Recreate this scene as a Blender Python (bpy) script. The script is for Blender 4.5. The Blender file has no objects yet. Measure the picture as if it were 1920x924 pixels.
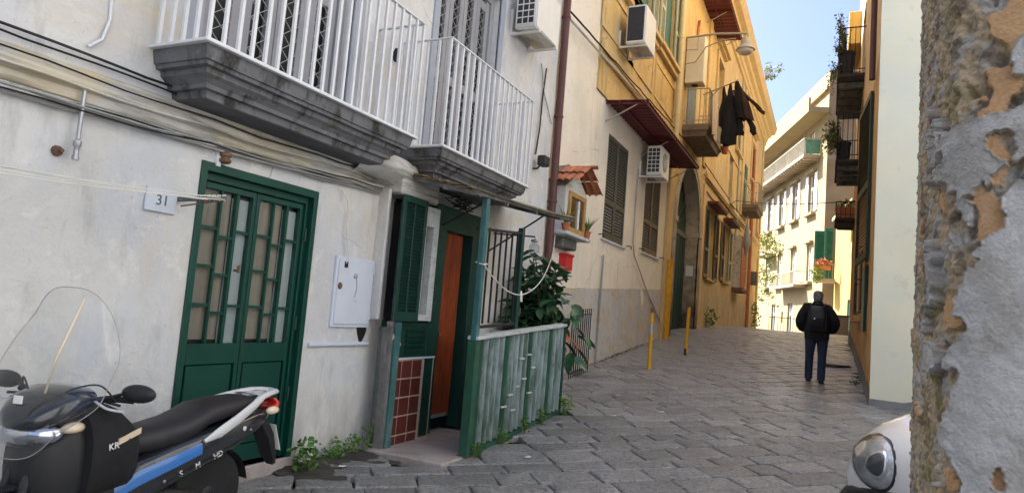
import bpy, bmesh, math, random
import numpy as np
from mathutils import Vector, Matrix, noise

S = bpy.context.scene
COL = S.collection
RD = math.radians
rnd = random.Random(11)

# ------------------------------------------------------------------ camera, sky, sun, exposure
cam_d = bpy.data.cameras.new('camera')
cam = bpy.data.objects.new('camera', cam_d)
COL.objects.link(cam)
S.camera = cam
PITCH, YAW, ROLL = math.atan(1250 / 13600), RD(25.6), math.atan(0.0816)
fw = Vector((-math.sin(YAW) * math.cos(PITCH), math.cos(YAW) * math.cos(PITCH), math.sin(PITCH)))
rt = Vector((math.cos(YAW), math.sin(YAW), 0))
up = rt.cross(fw)
cr, sr = math.cos(ROLL), math.sin(ROLL)
xr, xu = rt * cr + up * sr, up * cr - rt * sr
cam.matrix_world = Matrix(((xr.x, xu.x, -fw.x, 0), (xr.y, xu.y, -fw.y, 0), (xr.z, xu.z, -fw.z, 1.6), (0, 0, 0, 1)))
cam_d.sensor_width = 36
cam_d.lens = 1250 / 1920 * 36
cam_d.clip_start = 0.05
cam_d.clip_end = 1500

SUN_DIR = Vector((-0.95, 0.20, 0)).normalized()          # horizontal direction towards the sun
SUN_EL = RD(50)
world = bpy.data.worlds.new('World')
S.world = world
world.use_nodes = True
wn = world.node_tree.nodes
sky = wn.new('ShaderNodeTexSky')
sky.sky_type = 'NISHITA'
sky.sun_disc = False
sky.sun_elevation = SUN_EL
sky.sun_rotation = math.atan2(SUN_DIR.x, SUN_DIR.y)
sky.air_density = 0.8
sky.ozone_density = 2.0
sky.dust_density = 4.0
world.node_tree.links.new(sky.outputs[0], wn['Background'].inputs[0])
wn['Background'].inputs[1].default_value = 0.068
sun_d = bpy.data.lights.new('sun', 'SUN')
sun_d.energy = 4.6
sun_d.angle = RD(0.53)
sun_d.color = (1, .95, .86)
sun = bpy.data.objects.new('sun', sun_d)
COL.objects.link(sun)
sv = Vector((SUN_DIR.x * math.cos(SUN_EL), SUN_DIR.y * math.cos(SUN_EL), math.sin(SUN_EL)))
sun.rotation_euler = sv.to_track_quat('Z', 'Y').to_euler()
sun.location = (0, 0, 40)
S.view_settings.view_transform = 'Standard'
S.view_settings.look = 'None'
S.view_settings.gamma = 1
S.view_settings.exposure = 2.36

# ------------------------------------------------------------------ helpers
class MB:
    """collects shapes in world coordinates (or in a thing's own frame when the thing is turned)"""
    def __init__(s): s.v = []; s.f = []
    def add(s, vs, fs):
        n = len(s.v)
        s.v += [tuple(v) for v in vs]
        s.f += [tuple(i + n for i in f) for f in fs]
        return s
    def box(s, x0, x1, y0, y1, z0, z1):
        return s.add([(x0, y0, z0), (x1, y0, z0), (x1, y1, z0), (x0, y1, z0), (x0, y0, z1), (x1, y0, z1), (x1, y1, z1), (x0, y1, z1)],
                     [(3, 2, 1, 0), (4, 5, 6, 7), (0, 1, 5, 4), (1, 2, 6, 5), (2, 3, 7, 6), (3, 0, 4, 7)])
    def bar(s, p, q, w, h=None, up=(0, 0, 1)):
        h = h or w
        p, q = Vector(p), Vector(q)
        d = (q - p).normalized()
        u = Vector(up)
        if abs(d.dot(u)) > .98: u = Vector((0, 1, 0))
        a = d.cross(u).normalized() * (w / 2)
        b = a.cross(d).normalized() * (h / 2)
        return s.add([p - a - b, p + a - b, p + a + b, p - a + b, q - a - b, q + a - b, q + a + b, q - a + b],
                     [(3, 2, 1, 0), (4, 5, 6, 7), (0, 1, 5, 4), (1, 2, 6, 5), (2, 3, 7, 6), (3, 0, 4, 7)])
    def loft(s, rings, cap=True, closed=True):
        n = len(rings[0])
        vs = [p for r in rings for p in r]
        fs = []
        for i in range(len(rings) - 1):
            for j in range(n if closed else n - 1):
                k = (j + 1) % n
                fs.append((i * n + j, i * n + k, (i + 1) * n + k, (i + 1) * n + j))
        if cap and closed:
            fs.append(tuple(range(n))[::-1])
            fs.append(tuple((len(rings) - 1) * n + j for j in range(n)))
        return s.add(vs, fs)
    def tube(s, pts, r, n=6, cap=True):
        pts = [Vector(p) for p in pts]
        rings = []
        a = None
        for i, p in enumerate(pts):
            d = (pts[min(i + 1, len(pts) - 1)] - pts[max(i - 1, 0)]).normalized()
            if a is None:
                a = d.cross(Vector((0, 0, 1)) if abs(d.z) < .9 else Vector((0, 1, 0))).normalized()
            else:
                a = (a - d * a.dot(d)).normalized()
            b = d.cross(a)
            rr = r[i] if isinstance(r, (list, tuple)) else r
            rings.append([p + (a * math.cos(t) + b * math.sin(t)) * rr for t in [2 * math.pi * k / n for k in range(n)]])
        return s.loft(rings, cap)
    def ell(s, secs, n=14, pw=2.0):
        """secs: (cx, cy, cz, rx, ry) horizontal super-ellipses joined upwards"""
        def se(t):
            c, q = math.cos(t), math.sin(t)
            return math.copysign(abs(c) ** (2 / pw), c), math.copysign(abs(q) ** (2 / pw), q)
        rings = []
        for cx, cy, cz, rx, ry in secs:
            rings.append([(cx + rx * se(2 * math.pi * k / n)[0], cy + ry * se(2 * math.pi * k / n)[1], cz) for k in range(n)])
        return s.loft(rings)
    def prism(s, poly, ax, a, b):
        def pt(p, h): return (h, p[0], p[1]) if ax == 'x' else (p[0], h, p[1]) if ax == 'y' else (p[0], p[1], h)
        return s.loft([[pt(p, a) for p in poly], [pt(p, b) for p in poly]])
    def lathe(s, prof, c=(0, 0, 0), n=16, ax='z'):
        rings = []
        for r, h in prof:
            ring = []
            for k in range(n):
                t = 2 * math.pi * k / n
                a, b = r * math.cos(t), r * math.sin(t)
                o = (a, b, h) if ax == 'z' else (a, h, b) if ax == 'y' else (h, a, b)
                ring.append((c[0] + o[0], c[1] + o[1], c[2] + o[2]))
            rings.append(ring)
        return s.loft(rings)
    def sph(s, c, r, n=10, m=6):
        if not isinstance(r, tuple): r = (r, r, r)
        rings = []
        for i in range(m + 1):
            t = math.pi * (.02 + .96 * i / m) - math.pi / 2
            rings.append([(c[0] + r[0] * math.cos(t) * math.cos(2 * math.pi * k / n), c[1] + r[1] * math.cos(t) * math.sin(2 * math.pi * k / n), c[2] + r[2] * math.sin(t)) for k in range(n)])
        return s.loft(rings)
    def sheet(s, fn, nu, nv):
        """open surface from fn(u, v), u and v in 0..1"""
        vs = [fn(i / nu, j / nv) for j in range(nv + 1) for i in range(nu + 1)]
        w = nu + 1
        return s.add(vs, [(j * w + i, j * w + i + 1, (j + 1) * w + i + 1, (j + 1) * w + i) for j in range(nv) for i in range(nu)])
    def mesh(s, name, smooth=False, bevel=0, shift=None, recalc=True, seg=1):
        me = bpy.data.meshes.new(name)
        v = s.v if shift is None else [(a[0] - shift[0], a[1] - shift[1], a[2] - shift[2]) for a in s.v]
        me.from_pydata(v, [], s.f)
        if recalc or bevel:
            bm = bmesh.new()
            bm.from_mesh(me)
            if recalc: bmesh.ops.recalc_face_normals(bm, faces=bm.faces)
            if bevel:
                ed = [e for e in bm.edges if len(e.link_faces) == 2 and e.calc_face_angle(0) > .5]
                bmesh.ops.bevel(bm, geom=ed, offset=bevel, segments=seg, affect='EDGES', clamp_overlap=True)
            bm.to_mesh(me)
            bm.free()
        if smooth:
            me.polygons.foreach_set('use_smooth', [True] * len(me.polygons))
            if smooth != 'all':
                me.set_sharp_from_angle(angle=RD(smooth if smooth is not True else 40))
        return me
    def build(s, name, mat, parent=None, **k):
        sh = base(parent) if parent else None
        o = bpy.data.objects.new(name, s.mesh(name, shift=sh, **k))
        if mat: o.data.materials.append(mat)
        COL.objects.link(o)
        o.parent = parent
        return o

LOCAL = set()
def base(p):
    """where a part's own origin lies: things that are turned keep their parts in their own frame"""
    v = Vector((0, 0, 0))
    while p:
        if p.name in LOCAL: return Vector((0, 0, 0))
        v += p.location
        p = p.parent
    return v

def tag(o, label, cat=None, group=None, kind=None):
    if label: o['label'] = label
    if cat: o['category'] = cat
    if group: o['group'] = group
    if kind: o['kind'] = kind
    return o

def thing(name, label, cat, loc=(0, 0, 0), rz=0, group=None, local=False):
    o = bpy.data.objects.new(name, None)
    o.empty_display_size = .2
    COL.objects.link(o)
    o.location = loc
    o.rotation_euler = (0, 0, rz)
    if local or rz: LOCAL.add(o.name)
    return tag(o, label, cat, group)

def single(name, mb, mat, label, cat, group=None, kind=None, **k):
    """a thing that is one mesh, its origin at its own lowest point"""
    c = Vector((sum(v[0] for v in mb.v) / len(mb.v), sum(v[1] for v in mb.v) / len(mb.v), min(v[2] for v in mb.v)))
    o = bpy.data.objects.new(name, mb.mesh(name, shift=c, **k))
    o.location = c
    o.data.materials.append(mat)
    COL.objects.link(o)
    return tag(o, label, cat, group, kind)

def piece(name, me, parent, loc, rot=(0, 0, 0), scale=(1, 1, 1)):
    """a part that shares its mesh with alike parts; loc in the builder's coordinates"""
    o = bpy.data.objects.new(name, me)
    COL.objects.link(o)
    o.parent = parent
    o.location = Vector(loc) - base(parent)
    o.rotation_euler = rot
    o.scale = scale
    return o

def empty_part(name, parent):
    o = bpy.data.objects.new(name, None)
    o.empty_display_size = .1
    COL.objects.link(o)
    o.parent = parent
    return o

def fbm(p, o=4): return noise.fractal(Vector(p), 1.0, 2.0, o)

GK = ([-60, -10, 0, 5, 6, 9, 12.5, 16, 19.4, 24.6, 30, 38, 52, 200], [-.8, -.16, -.02, 0, .05, .26, .54, .82, 1.08, 1.38, 1.53, 1.57, 1.5, 1.2])
def g(y, x=-2):
    a = sum(float(np.interp(y + d, *GK)) for d in (-1.2, -.6, 0, .6, 1.2)) / 5
    return a - .02 * math.cos((x + 1.8) * .9) * min(1, max(0, (y - 5) / 4)) + .01

# ------------------------------------------------------------------ materials
def M(name, col, rough=.8, var=.15, vs=3., bump=.25, bs=45., bd=.01, metal=0, stains=(), rand=0, spec=.4, coat=0, obj=False, lobump=0, emit=0, crack=None):
    m = bpy.data.materials.new(name)
    m.use_nodes = True
    nt = m.node_tree
    N, L = nt.nodes, nt.links
    b = N['Principled BSDF']
    b.inputs['Roughness'].default_value = rough
    b.inputs['Metallic'].default_value = metal
    b.inputs['Specular IOR Level'].default_value = spec
    if coat: b.inputs['Coat Weight'].default_value = coat; b.inputs['Coat Roughness'].default_value = .06
    if obj: src = N.new('ShaderNodeTexCoord').outputs['Object']
    else: src = N.new('ShaderNodeNewGeometry').outputs['Position']
    def ns(scale, detail=6, stretch=None, rough_=.6):
        t = N.new('ShaderNodeTexNoise')
        t.inputs['Scale'].default_value = scale
        t.inputs['Detail'].default_value = detail
        t.inputs['Roughness'].default_value = rough_
        if stretch:
            mp = N.new('ShaderNodeMapping')
            mp.inputs['Scale'].default_value = stretch
            L.new(src, mp.inputs['Vector'])
            L.new(mp.outputs[0], t.inputs['Vector'])
        else: L.new(src, t.inputs['Vector'])
        return t.outputs['Fac']
    def ramp(x, lo, hi):
        r = N.new('ShaderNodeMapRange')
        r.inputs['From Min'].default_value = lo
        r.inputs['From Max'].default_value = hi
        L.new(x, r.inputs['Value'])
        return r.outputs[0]
    def mix(f, a, c):
        x = N.new('ShaderNodeMix')
        x.data_type = 'RGBA'
        if isinstance(f, float): x.inputs[0].default_value = f
        else: L.new(f, x.inputs[0])
        for sock, val in ((x.inputs[6], a), (x.inputs[7], c)):
            if isinstance(val, tuple): sock.default_value = (*val, 1)
            else: L.new(val, sock)
        return x.outputs[2]
    def mul(a, c):
        x = N.new('ShaderNodeMath'); x.operation = 'MULTIPLY'
        for i, q in enumerate((a, c)):
            if isinstance(q, (int, float)): x.inputs[i].default_value = q
            else: L.new(q, x.inputs[i])
        return x.outputs[0]
    dk = tuple(c * (1 - var) for c in col)
    lt = tuple(min(1, c * (1 + var)) for c in col)
    c = mix(ramp(ns(vs), .3, .7), dk, lt)
    for st in stains:
        sc, scol, lo, hi, amt = st[:5]
        f = mul(ramp(ns(sc, 8, st[5] if len(st) > 5 else None, .65), lo, hi), amt)
        if len(st) > 6 and st[6]:
            sep = N.new('ShaderNodeSeparateXYZ')
            L.new(src, sep.inputs[0])
            f = mul(f, ramp(sep.outputs[2], st[6][1], st[6][0]))
        c = mix(f, c, scol)
    if crack:
        vo = N.new('ShaderNodeTexVoronoi')
        vo.feature = 'DISTANCE_TO_EDGE'
        vo.inputs['Scale'].default_value = crack[0]
        wv = N.new('ShaderNodeMix'); wv.data_type = 'VECTOR'; wv.inputs[0].default_value = .22
        nz = N.new('ShaderNodeTexNoise'); nz.inputs['Scale'].default_value = 2.2; nz.inputs['Detail'].default_value = 8
        L.new(src, nz.inputs['Vector']); L.new(src, wv.inputs[4]); L.new(nz.outputs['Color'], wv.inputs[5]); L.new(wv.outputs[1], vo.inputs['Vector'])
        f = mul(ramp(vo.outputs['Distance'], .006 * crack[0], .001), ramp(ns(.9, 3), .48, .6))
        c = mix(mul(f, .75), c, crack[1])
    if rand:
        oi = N.new('ShaderNodeObjectInfo')
        h = N.new('ShaderNodeHueSaturation')
        mr = N.new('ShaderNodeMapRange')
        mr.inputs['To Min'].default_value = 1 - rand
        mr.inputs['To Max'].default_value = 1 + rand
        L.new(oi.outputs['Random'], mr.inputs['Value'])
        L.new(mr.outputs[0], h.inputs['Value'])
        L.new(c, h.inputs['Color'])
        c = h.outputs[0]
    L.new(c, b.inputs['Base Color'])
    if bump:
        bp = N.new('ShaderNodeBump')
        bp.inputs['Strength'].default_value = bump
        bp.inputs['Distance'].default_value = bd
        L.new(ns(bs, 8, None, .7), bp.inputs['Height'])
        if lobump:
            b2 = N.new('ShaderNodeBump')
            b2.inputs['Strength'].default_value = lobump
            b2.inputs['Distance'].default_value = .05
            L.new(ns(bs * .12, 5), b2.inputs['Height'])
            L.new(b2.outputs[0], bp.inputs['Normal'])
        L.new(bp.outputs[0], b.inputs['Normal'])
        rr = N.new('ShaderNodeMapRange')
        rr.inputs['To Min'].default_value = max(.03, rough - .12)
        rr.inputs['To Max'].default_value = min(1, rough + .12)
        L.new(ns(vs * 3), rr.inputs['Value'])
        L.new(rr.outputs[0], b.inputs['Roughness'])
    if emit:
        L.new(c, b.inputs['Emission Color'])
        b.inputs['Emission Strength'].default_value = emit
    return m

DIRT = (.16, .14, .11)
m_white = M('lime_plaster', (.64, .635, .62), .9, .09, 1.3, .5, 30, .014, lobump=.5, crack=(.55, (.30, .28, .25)), stains=(
    (1.1, (.47, .52, .62), .45, .75, .8, (1, 1, .6)), (1.7, (.36, .45, .58), .50, .62, .75, None, (.2, 1.5)), (2.2, (.58, .50, .38), .52, .78, .6, (1, 1, .22)), (4, (.72, .71, .69), .55, .62, .6),
    (3, (.27, .25, .21), .40, .68, .9, (1, 1, .5), (.0, .8)), (5, (.40, .40, .40), .56, .70, .55, (1, 1, .3)), (24, (.30, .28, .25), .66, .72, .6),
    (1.6, (.62, .52, .34), .5, .72, .6, (1, .3, 1.5), (2.9, 2.55))))
m_cornice = M('stained_cream_moulding', (.58, .57, .53), .9, .15, 3, .35, 40, .01, stains=((5, (.16, .14, .11), .47, .66, .9, (1, .25, 3)), (1.2, (.60, .50, .32), .5, .66, .8)))
m_slab = M('grey_painted_stone', (.15, .152, .165), .85, .15, 4, .35, 35, .01, stains=((6, (.025, .025, .02), .50, .64, .95, (1, 1, .4)), (3.2, (.07, .08, .025), .56, .68, .8), (14, (.33, .33, .33), .6, .7, .5)))
m_slab_under = M('dark_balcony_soffit', (.13, .13, .145), .9, .2, 4, .3, 30)
m_whitepaint = M('white_metal_paint', (.74, .75, .77), .5, .05, 6, .12, 60, .004, stains=((22, (.42, .30, .18), .64, .74, .7),))
m_greyshut = M('grey_shutter_paint', (.30, .30, .32), .65, .08, 4, .12, 60, .004)
m_greysur = M('bluegrey_window_surround', (.36, .38, .43), .85, .08, 3, .25, 40)
m_black = M('dark_interior', (.012, .012, .014), .5, .1, 3, 0)
m_iron = M('black_iron', (.02, .02, .022), .55, .2, 8, .15, 60, .004)
m_green = M('dark_green_gloss', (.0015, .050, .034), .42, .18, 3, .12, 18, .006, stains=((14, (.06, .12, .10), .66, .74, .5), (40, (.12, .11, .09), .7, .76, .5)))
m_greendk = M('worn_bottle_green', (.008, .045, .034), .45, .25, 4, .2, 25, .006, stains=((10, (.05, .07, .06), .56, .7, .6),))
m_teal = M('chalky_teal_paint', (.035, .13, .13), .6, .25, 5, .25, 30, .006, stains=((8, (.16, .22, .22), .5, .68, .8, (1, 1, .3)), (20, (.12, .07, .04), .62, .7, .8)))
m_fence = M('flaking_green_fence', (.018, .085, .052), .6, .3, 5, .3, 30, .006, stains=((7, (.19, .24, .22), .58, .68, .6, (1, 1, .2)), (16, (.05, .06, .03), .56, .68, .8, (1, 1, .35))))
m_rib = M('weathered_pale_rib', (.27, .34, .35), .65, .2, 5, .3, 30, .006, stains=((9, (.05, .11, .06), .47, .62, .85, (1, 1, .22)), (5, (.05, .07, .03), .4, .7, .9, None, (.15, .75))))
m_capwood = M('pale_weathered_board', (.52, .55, .55), .85, .15, 6, .4, 40, .006, stains=((10, (.20, .19, .16), .54, .68, .8, (3, .6, 3)),))
m_tile = M('oxblood_tile', (.115, .028, .022), .38, .15, 6, .12, 30, .004, rand=.14, stains=((6, (.24, .16, .14), .6, .75, .4),))
m_grout = M('grimy_grout', (.46, .36, .31), .9, .2, 9, .3, 50)
m_reddoor = M('red_brown_varnish', (.27, .055, .018), .33, .3, 3, .1, 20, .004, stains=((5, (.10, .018, .008), .45, .65, .8, (4, 4, .4)),))
m_slate = M('marble_step', (.42, .37, .35), .5, .15, 4, .15, 30, .004, stains=((5, (.18, .15, .13), .5, .7, .6),))
m_oldwood = M('grey_old_timber', (.16, .155, .15), .85, .3, 5, .5, 30, .01, stains=((8, (.05, .09, .08), .5, .62, .7, (1, 1, .3)), (12, (.33, .32, .30), .58, .68, .6, (2, 2, .3))))
m_cream = M('cream_plaster', (.80, .74, .62), .9, .08, 1.2, .45, 30, .014, lobump=.45, crack=(.5, (.38, .33, .25)), stains=(
    (1.2, (.82, .79, .72), .45, .7, .8, (1, 1, .4)), (2.6, (.50, .42, .30), .56, .78, .55, (1.3, 1.3, .2)), (8, (.46, .40, .31), .6, .72, .5)))
m_dado = M('grey_cement_dado', (.52, .51, .49), .9, .1, 2, .35, 38, .012, lobump=.35, stains=((2.2, (.56, .47, .34), .53, .56, .9, (1, .6, 1.6)), (8, (.30, .30, .30), .53, .66, .7), (1.5, (.60, .60, .60), .5, .7, .5)))
m_ochre = M('ochre_plaster', (.60, .42, .17), .9, .12, 1.1, .5, 25, .016, lobump=.5, crack=(.4, (.28, .18, .08)), stains=(
    (1.4, (.64, .52, .30), .48, .66, .85, (1, 1, .5)), (3, (.30, .20, .09), .53, .70, .8, (1.5, 1.5, .22)), (6, (.17, .13, .08), .60, .70, .75),
    (2, (.52, .46, .36), .58, .62, .8), (1.3, (.36, .30, .20), .35, .6, .85, None, (2.6, 3.8))))
m_trim = M('ochre_trim', (.60, .44, .21), .85, .12, 3, .25, 35, stains=((6, (.3, .2, .1), .55, .72, .6),))
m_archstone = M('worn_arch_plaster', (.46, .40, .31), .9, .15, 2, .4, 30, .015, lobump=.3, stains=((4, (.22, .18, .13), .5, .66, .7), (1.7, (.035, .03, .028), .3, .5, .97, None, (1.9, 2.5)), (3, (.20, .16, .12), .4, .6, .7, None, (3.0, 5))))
m_louvre = M('olive_shutter', (.082, .085, .062), .6, .15, 5, .15, 50, .004)
m_louvre2 = M('brown_olive_shutter', (.135, .105, .06), .6, .15, 5, .15, 50, .004)
m_palegreen = M('sage_shutter', (.40, .43, .33), .6, .1, 5, .1, 50, .004)
m_dkteal = M('dark_teal_shutter', (.008, .10, .085), .5, .15, 4, .1, 40)
m_awn = M('maroon_corrugated_sheet', (.135, .022, .026), .55, .2, 3, .2, 30, stains=((6, (.06, .012, .014), .5, .7, .6),))
m_brownpipe = M('maroon_drainpipe', (.105, .040, .035), .5, .12, 4, .12, 40, .004, stains=((18, (.25, .2, .18), .66, .74, .5),))
m_creampipe = M('cream_drainpipe', (.62, .52, .30), .55, .1, 4, .1, 40)
m_yellow = M('yellow_metal_paint', (.72, .36, .012), .5, .12, 6, .15, 40, .004, stains=((18, (.30, .16, .04), .6, .7, .7), (7, (.5, .27, .05), .5, .7, .5)))
m_acwhite = M('ac_enamel', (.72, .71, .67), .45, .05, 3, .06, 40, .004, stains=((5, (.5, .46, .38), .58, .75, .45, (1, 1, .3)),))
m_acdark = M('ac_coil', (.035, .037, .045), .5, .2, 20, .2, 90, .004)
m_cable = M('black_cable', (.018, .018, .02), .6, .1, 5, 0)
m_cablegrey = M('grey_cable', (.34, .34, .33), .7, .15, 5, .1, 40)
m_rope = M('pale_rope', (.72, .70, .64), .85, .1, 8, .2, 90)
m_zinc = M('zinc_pipe', (.42, .44, .46), .45, .15, 6, .15, 40, .004, metal=.6)
m_rust = M('rusty_iron', (.16, .09, .06), .85, .3, 8, .3, 40)
m_glass0 = None
m_terra = M('terracotta_tile', (.48, .17, .085), .8, .18, 5, .3, 35, .008, rand=.18, stains=((7, (.24, .20, .15), .56, .7, .7), (12, (.55, .30, .18), .55, .7, .5)))
m_wood = M('honey_wood', (.44, .26, .10), .55, .15, 4, .15, 40, stains=((6, (.25, .12, .04), .5, .7, .5, (1, 1, .3)),))
m_redpaint = M('red_paint', (.55, .025, .025), .5, .1, 4, .1, 40)
m_pot = M('terracotta_pot', (.40, .13, .08), .8, .15, 5, .2, 40)
m_leafdk = M('rubber_leaf', (.045, .115, .055), .25, .3, 6, .12, 25, .004, rand=.35, spec=.5)
m_leafy = M('weed_leaf', (.075, .19, .028), .6, .3, 6, .1, 30, rand=.2)
m_leafpale = M('pale_leaf', (.16, .20, .06), .65, .3, 4, .1, 30)
m_leafsun = M('sunlit_creeper', (.20, .27, .045), .6, .3, 4, .1, 30)
m_moss = M('moss', (.07, .09, .025), .95, .3, 12, .5, 60)
m_bark = M('bark', (.10, .075, .05), .9, .2, 8, .3, 40)
m_stone = M('basalt_paving', (.265, .262, .262), .31, .28, 2.2, 1.0, 40, .016, lobump=.35, rand=.22, spec=.5, stains=((5, (.21, .212, .22), .5, .68, .7), (27, (.075, .077, .083), .52, .58, .85), (19, (.46, .47, .49), .59, .65, .8), (1.3, (.27, .245, .21), .52, .7, .5)))
m_joint = M('dark_joint_dirt', (.012, .011, .010), .85, .3, 6, .5, 40, .01, stains=((3, (.045, .055, .02), .6, .72, .7),))
m_cloth = M('black_cloth', (.012, .012, .014), .9, .2, 6, .3, 60, .004)
m_cloth2 = M('dark_brown_cloth', (.035, .018, .016), .9, .2, 6, .3, 60, .004)
m_far = M('sunlit_cream_render', (.30, .24, .135), .9, .08, .5, .2, 20, stains=((.7, (.22, .19, .125), .5, .7, .6), (1.5, (.18, .15, .11), .58, .75, .5, (1, 1, .3))))
m_fartan = M('tan_rough_wall', (.38, .31, .22), .9, .12, .6, .3, 12, stains=((1.6, (.28, .23, .17), .5, .7, .7),))
m_faryel = M('bright_yellow_render', (.42, .29, .09), .9, .08, .6, .2, 20, stains=((1.2, (.42, .30, .12), .52, .7, .6),))
m_rightwall = M('ivory_end_wall', (.74, .72, .57), .9, .05, .8, .25, 40, .01, stains=((1.1, (.66, .69, .62), .45, .7, .8), (3, (.5, .46, .36), .6, .75, .5)))
m_rightochre = M('orange_ochre_side', (.56, .34, .13), .9, .1, 2, .3, 30, stains=((4, (.32, .22, .11), .5, .7, .7, (1, 1, .4)),))
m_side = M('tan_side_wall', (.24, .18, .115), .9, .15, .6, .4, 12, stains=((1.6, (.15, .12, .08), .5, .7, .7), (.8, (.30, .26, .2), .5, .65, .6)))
m_goldwall = M('golden_upper_wall', (.70, .54, .31), .9, .1, 1.5, .3, 30, stains=((3, (.5, .36, .18), .52, .7, .6),))
m_rdado = M('dark_cement_dado', (.20, .21, .22), .9, .15, 4, .4, 30)
m_square = M('dull_grey_render', (.38, .395, .42), .9, .1, 1, .2, 30)
m_carwhite = M('white_car_paint', (.74, .755, .77), .22, .03, 3, 0, coat=.7)
m_blackpl = M('black_plastic', (.018, .018, .02), .45, .1, 5, .12, 90, .003)
m_chrome = M('chrome', (.78, .78, .80), .12, .02, 5, 0, metal=1)
m_rubber = M('tyre_rubber', (.014, .014, .015), .75, .2, 8, .3, 60)
m_scoot = M('gloss_black_paint', (.020, .022, .028), .16, .1, 3, 0, coat=.8)
m_blue = M('gloss_blue_band', (.035, .16, .46), .25, .06, 3, 0, coat=.8)
m_seat = M('black_vinyl', (.020, .019, .022), .5, .1, 5, .3, 160, .002)
m_silver = M('silver_rack_paint', (.62, .63, .64), .35, .05, 4, .05, 40)
m_redlens = M('red_lens', (.55, .02, .015), .15, .1, 5, 0, coat=.5)
m_amber = M('clear_lens', (.75, .62, .45), .12, .1, 5, 0, coat=.6)
m_label = M('white_print', (.78, .78, .76), .6, .04, 8, 0)
m_letter = M('plaque_digits', (.10, .11, .13), .7, .1, 8, 0)
m_marble = M('marble_plaque', (.56, .61, .68), .5, .06, 6, .1, 40)
m_box = M('pale_blue_meter_door', (.62, .67, .76), .5, .05, 4, .1, 40, stains=((9, (.45, .40, .33), .62, .72, .5),))
m_jean = M('dark_jeans', (.022, .032, .065), .85, .2, 8, .25, 80)
m_skin = M('skin', (.45, .26, .18), .6, .1, 8, .1, 60)
m_hair = M('grey_hair', (.17, .165, .16), .8, .2, 20, .3, 90)
m_curt = M('beige_curtain', (.60, .50, .41), .9, .12, 5, .15, 60, stains=((3, (.44, .36, .28), .5, .7, .5, (1, 3, .4)),))
m_curtw = M('white_curtain', (.82, .86, .88), .9, .06, 5, .15, 60)
m_bamboo = M('bamboo_slats', (.40, .27, .12), .7, .25, 6, .2, 30, stains=((5, (.16, .10, .05), .5, .7, .6),))
m_mud = M('damp_dark_soil', (.060, .054, .046), .7, .3, 5, .6, 30, .015)
m_rail = M('weathered_light_iron', (.36, .33, .27), .6, .15, 6, .1, 50)
m_bronze = M('lamp_enamel', (.36, .37, .36), .45, .1, 5, .1, 40)

def glass_mat(name, tint, tr=.85, rough=.03):
    m = bpy.data.materials.new(name)
    m.use_nodes = True
    N, L = m.node_tree.nodes, m.node_tree.links
    t, gl, mx, fr = N.new('ShaderNodeBsdfTransparent'), N.new('ShaderNodeBsdfGlossy'), N.new('ShaderNodeMixShader'), N.new('ShaderNodeMapRange')
    lw, pw = N.new('ShaderNodeLayerWeight'), N.new('ShaderNodeMath')
    lw.inputs[0].default_value = .5
    pw.operation = 'POWER'
    pw.inputs[1].default_value = 4
    L.new(lw.outputs['Facing'], pw.inputs[0]); L.new(pw.outputs[0], fr.inputs['Value'])
    fr.inputs['To Min'].default_value = .045
    t.inputs[0].default_value = (*tint, 1)
    gl.inputs[1].default_value = rough
    L.new(fr.outputs[0], mx.inputs[0]); L.new(t.outputs[0], mx.inputs[1]); L.new(gl.outputs[0], mx.inputs[2])
    L.new(mx.outputs[0], N['Material Output'].inputs[0])
    return m
m_glass = glass_mat('window_glass', (.78, .80, .80))
m_screen = glass_mat('clear_acrylic', (.93, .94, .95))
m_lens = glass_mat('headlight_lens', (.9, .92, .95))

# ------------------------------------------------------------------ the street
def ground_sheet():
    ys = [-150, -60, -30, -12, -6, -3, 0] + [i * .5 for i in range(1, 130)] + [70, 80, 100, 150, 300, 600]
    xs = [-300, -60, -20, -8, -5.5, -4.3, -3.3, -2.3, -1.3, -.3, .7, 1.7, 4, 8, 20, 60, 300]
    b = MB()
    b.add([(x, y, g(min(y, 190), x) - .065) for y in ys for x in xs], [(j * len(xs) + i, j * len(xs) + i + 1, (j + 1) * len(xs) + i + 1, (j + 1) * len(xs) + i) for j in range(len(ys) - 1) for i in range(len(xs) - 1)])
    o = b.build('street', m_joint, smooth='all')
    return tag(o, 'sloping lane paved with dark basalt slabs set diagonally', None, None, 'structure')
street = ground_sheet()

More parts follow.
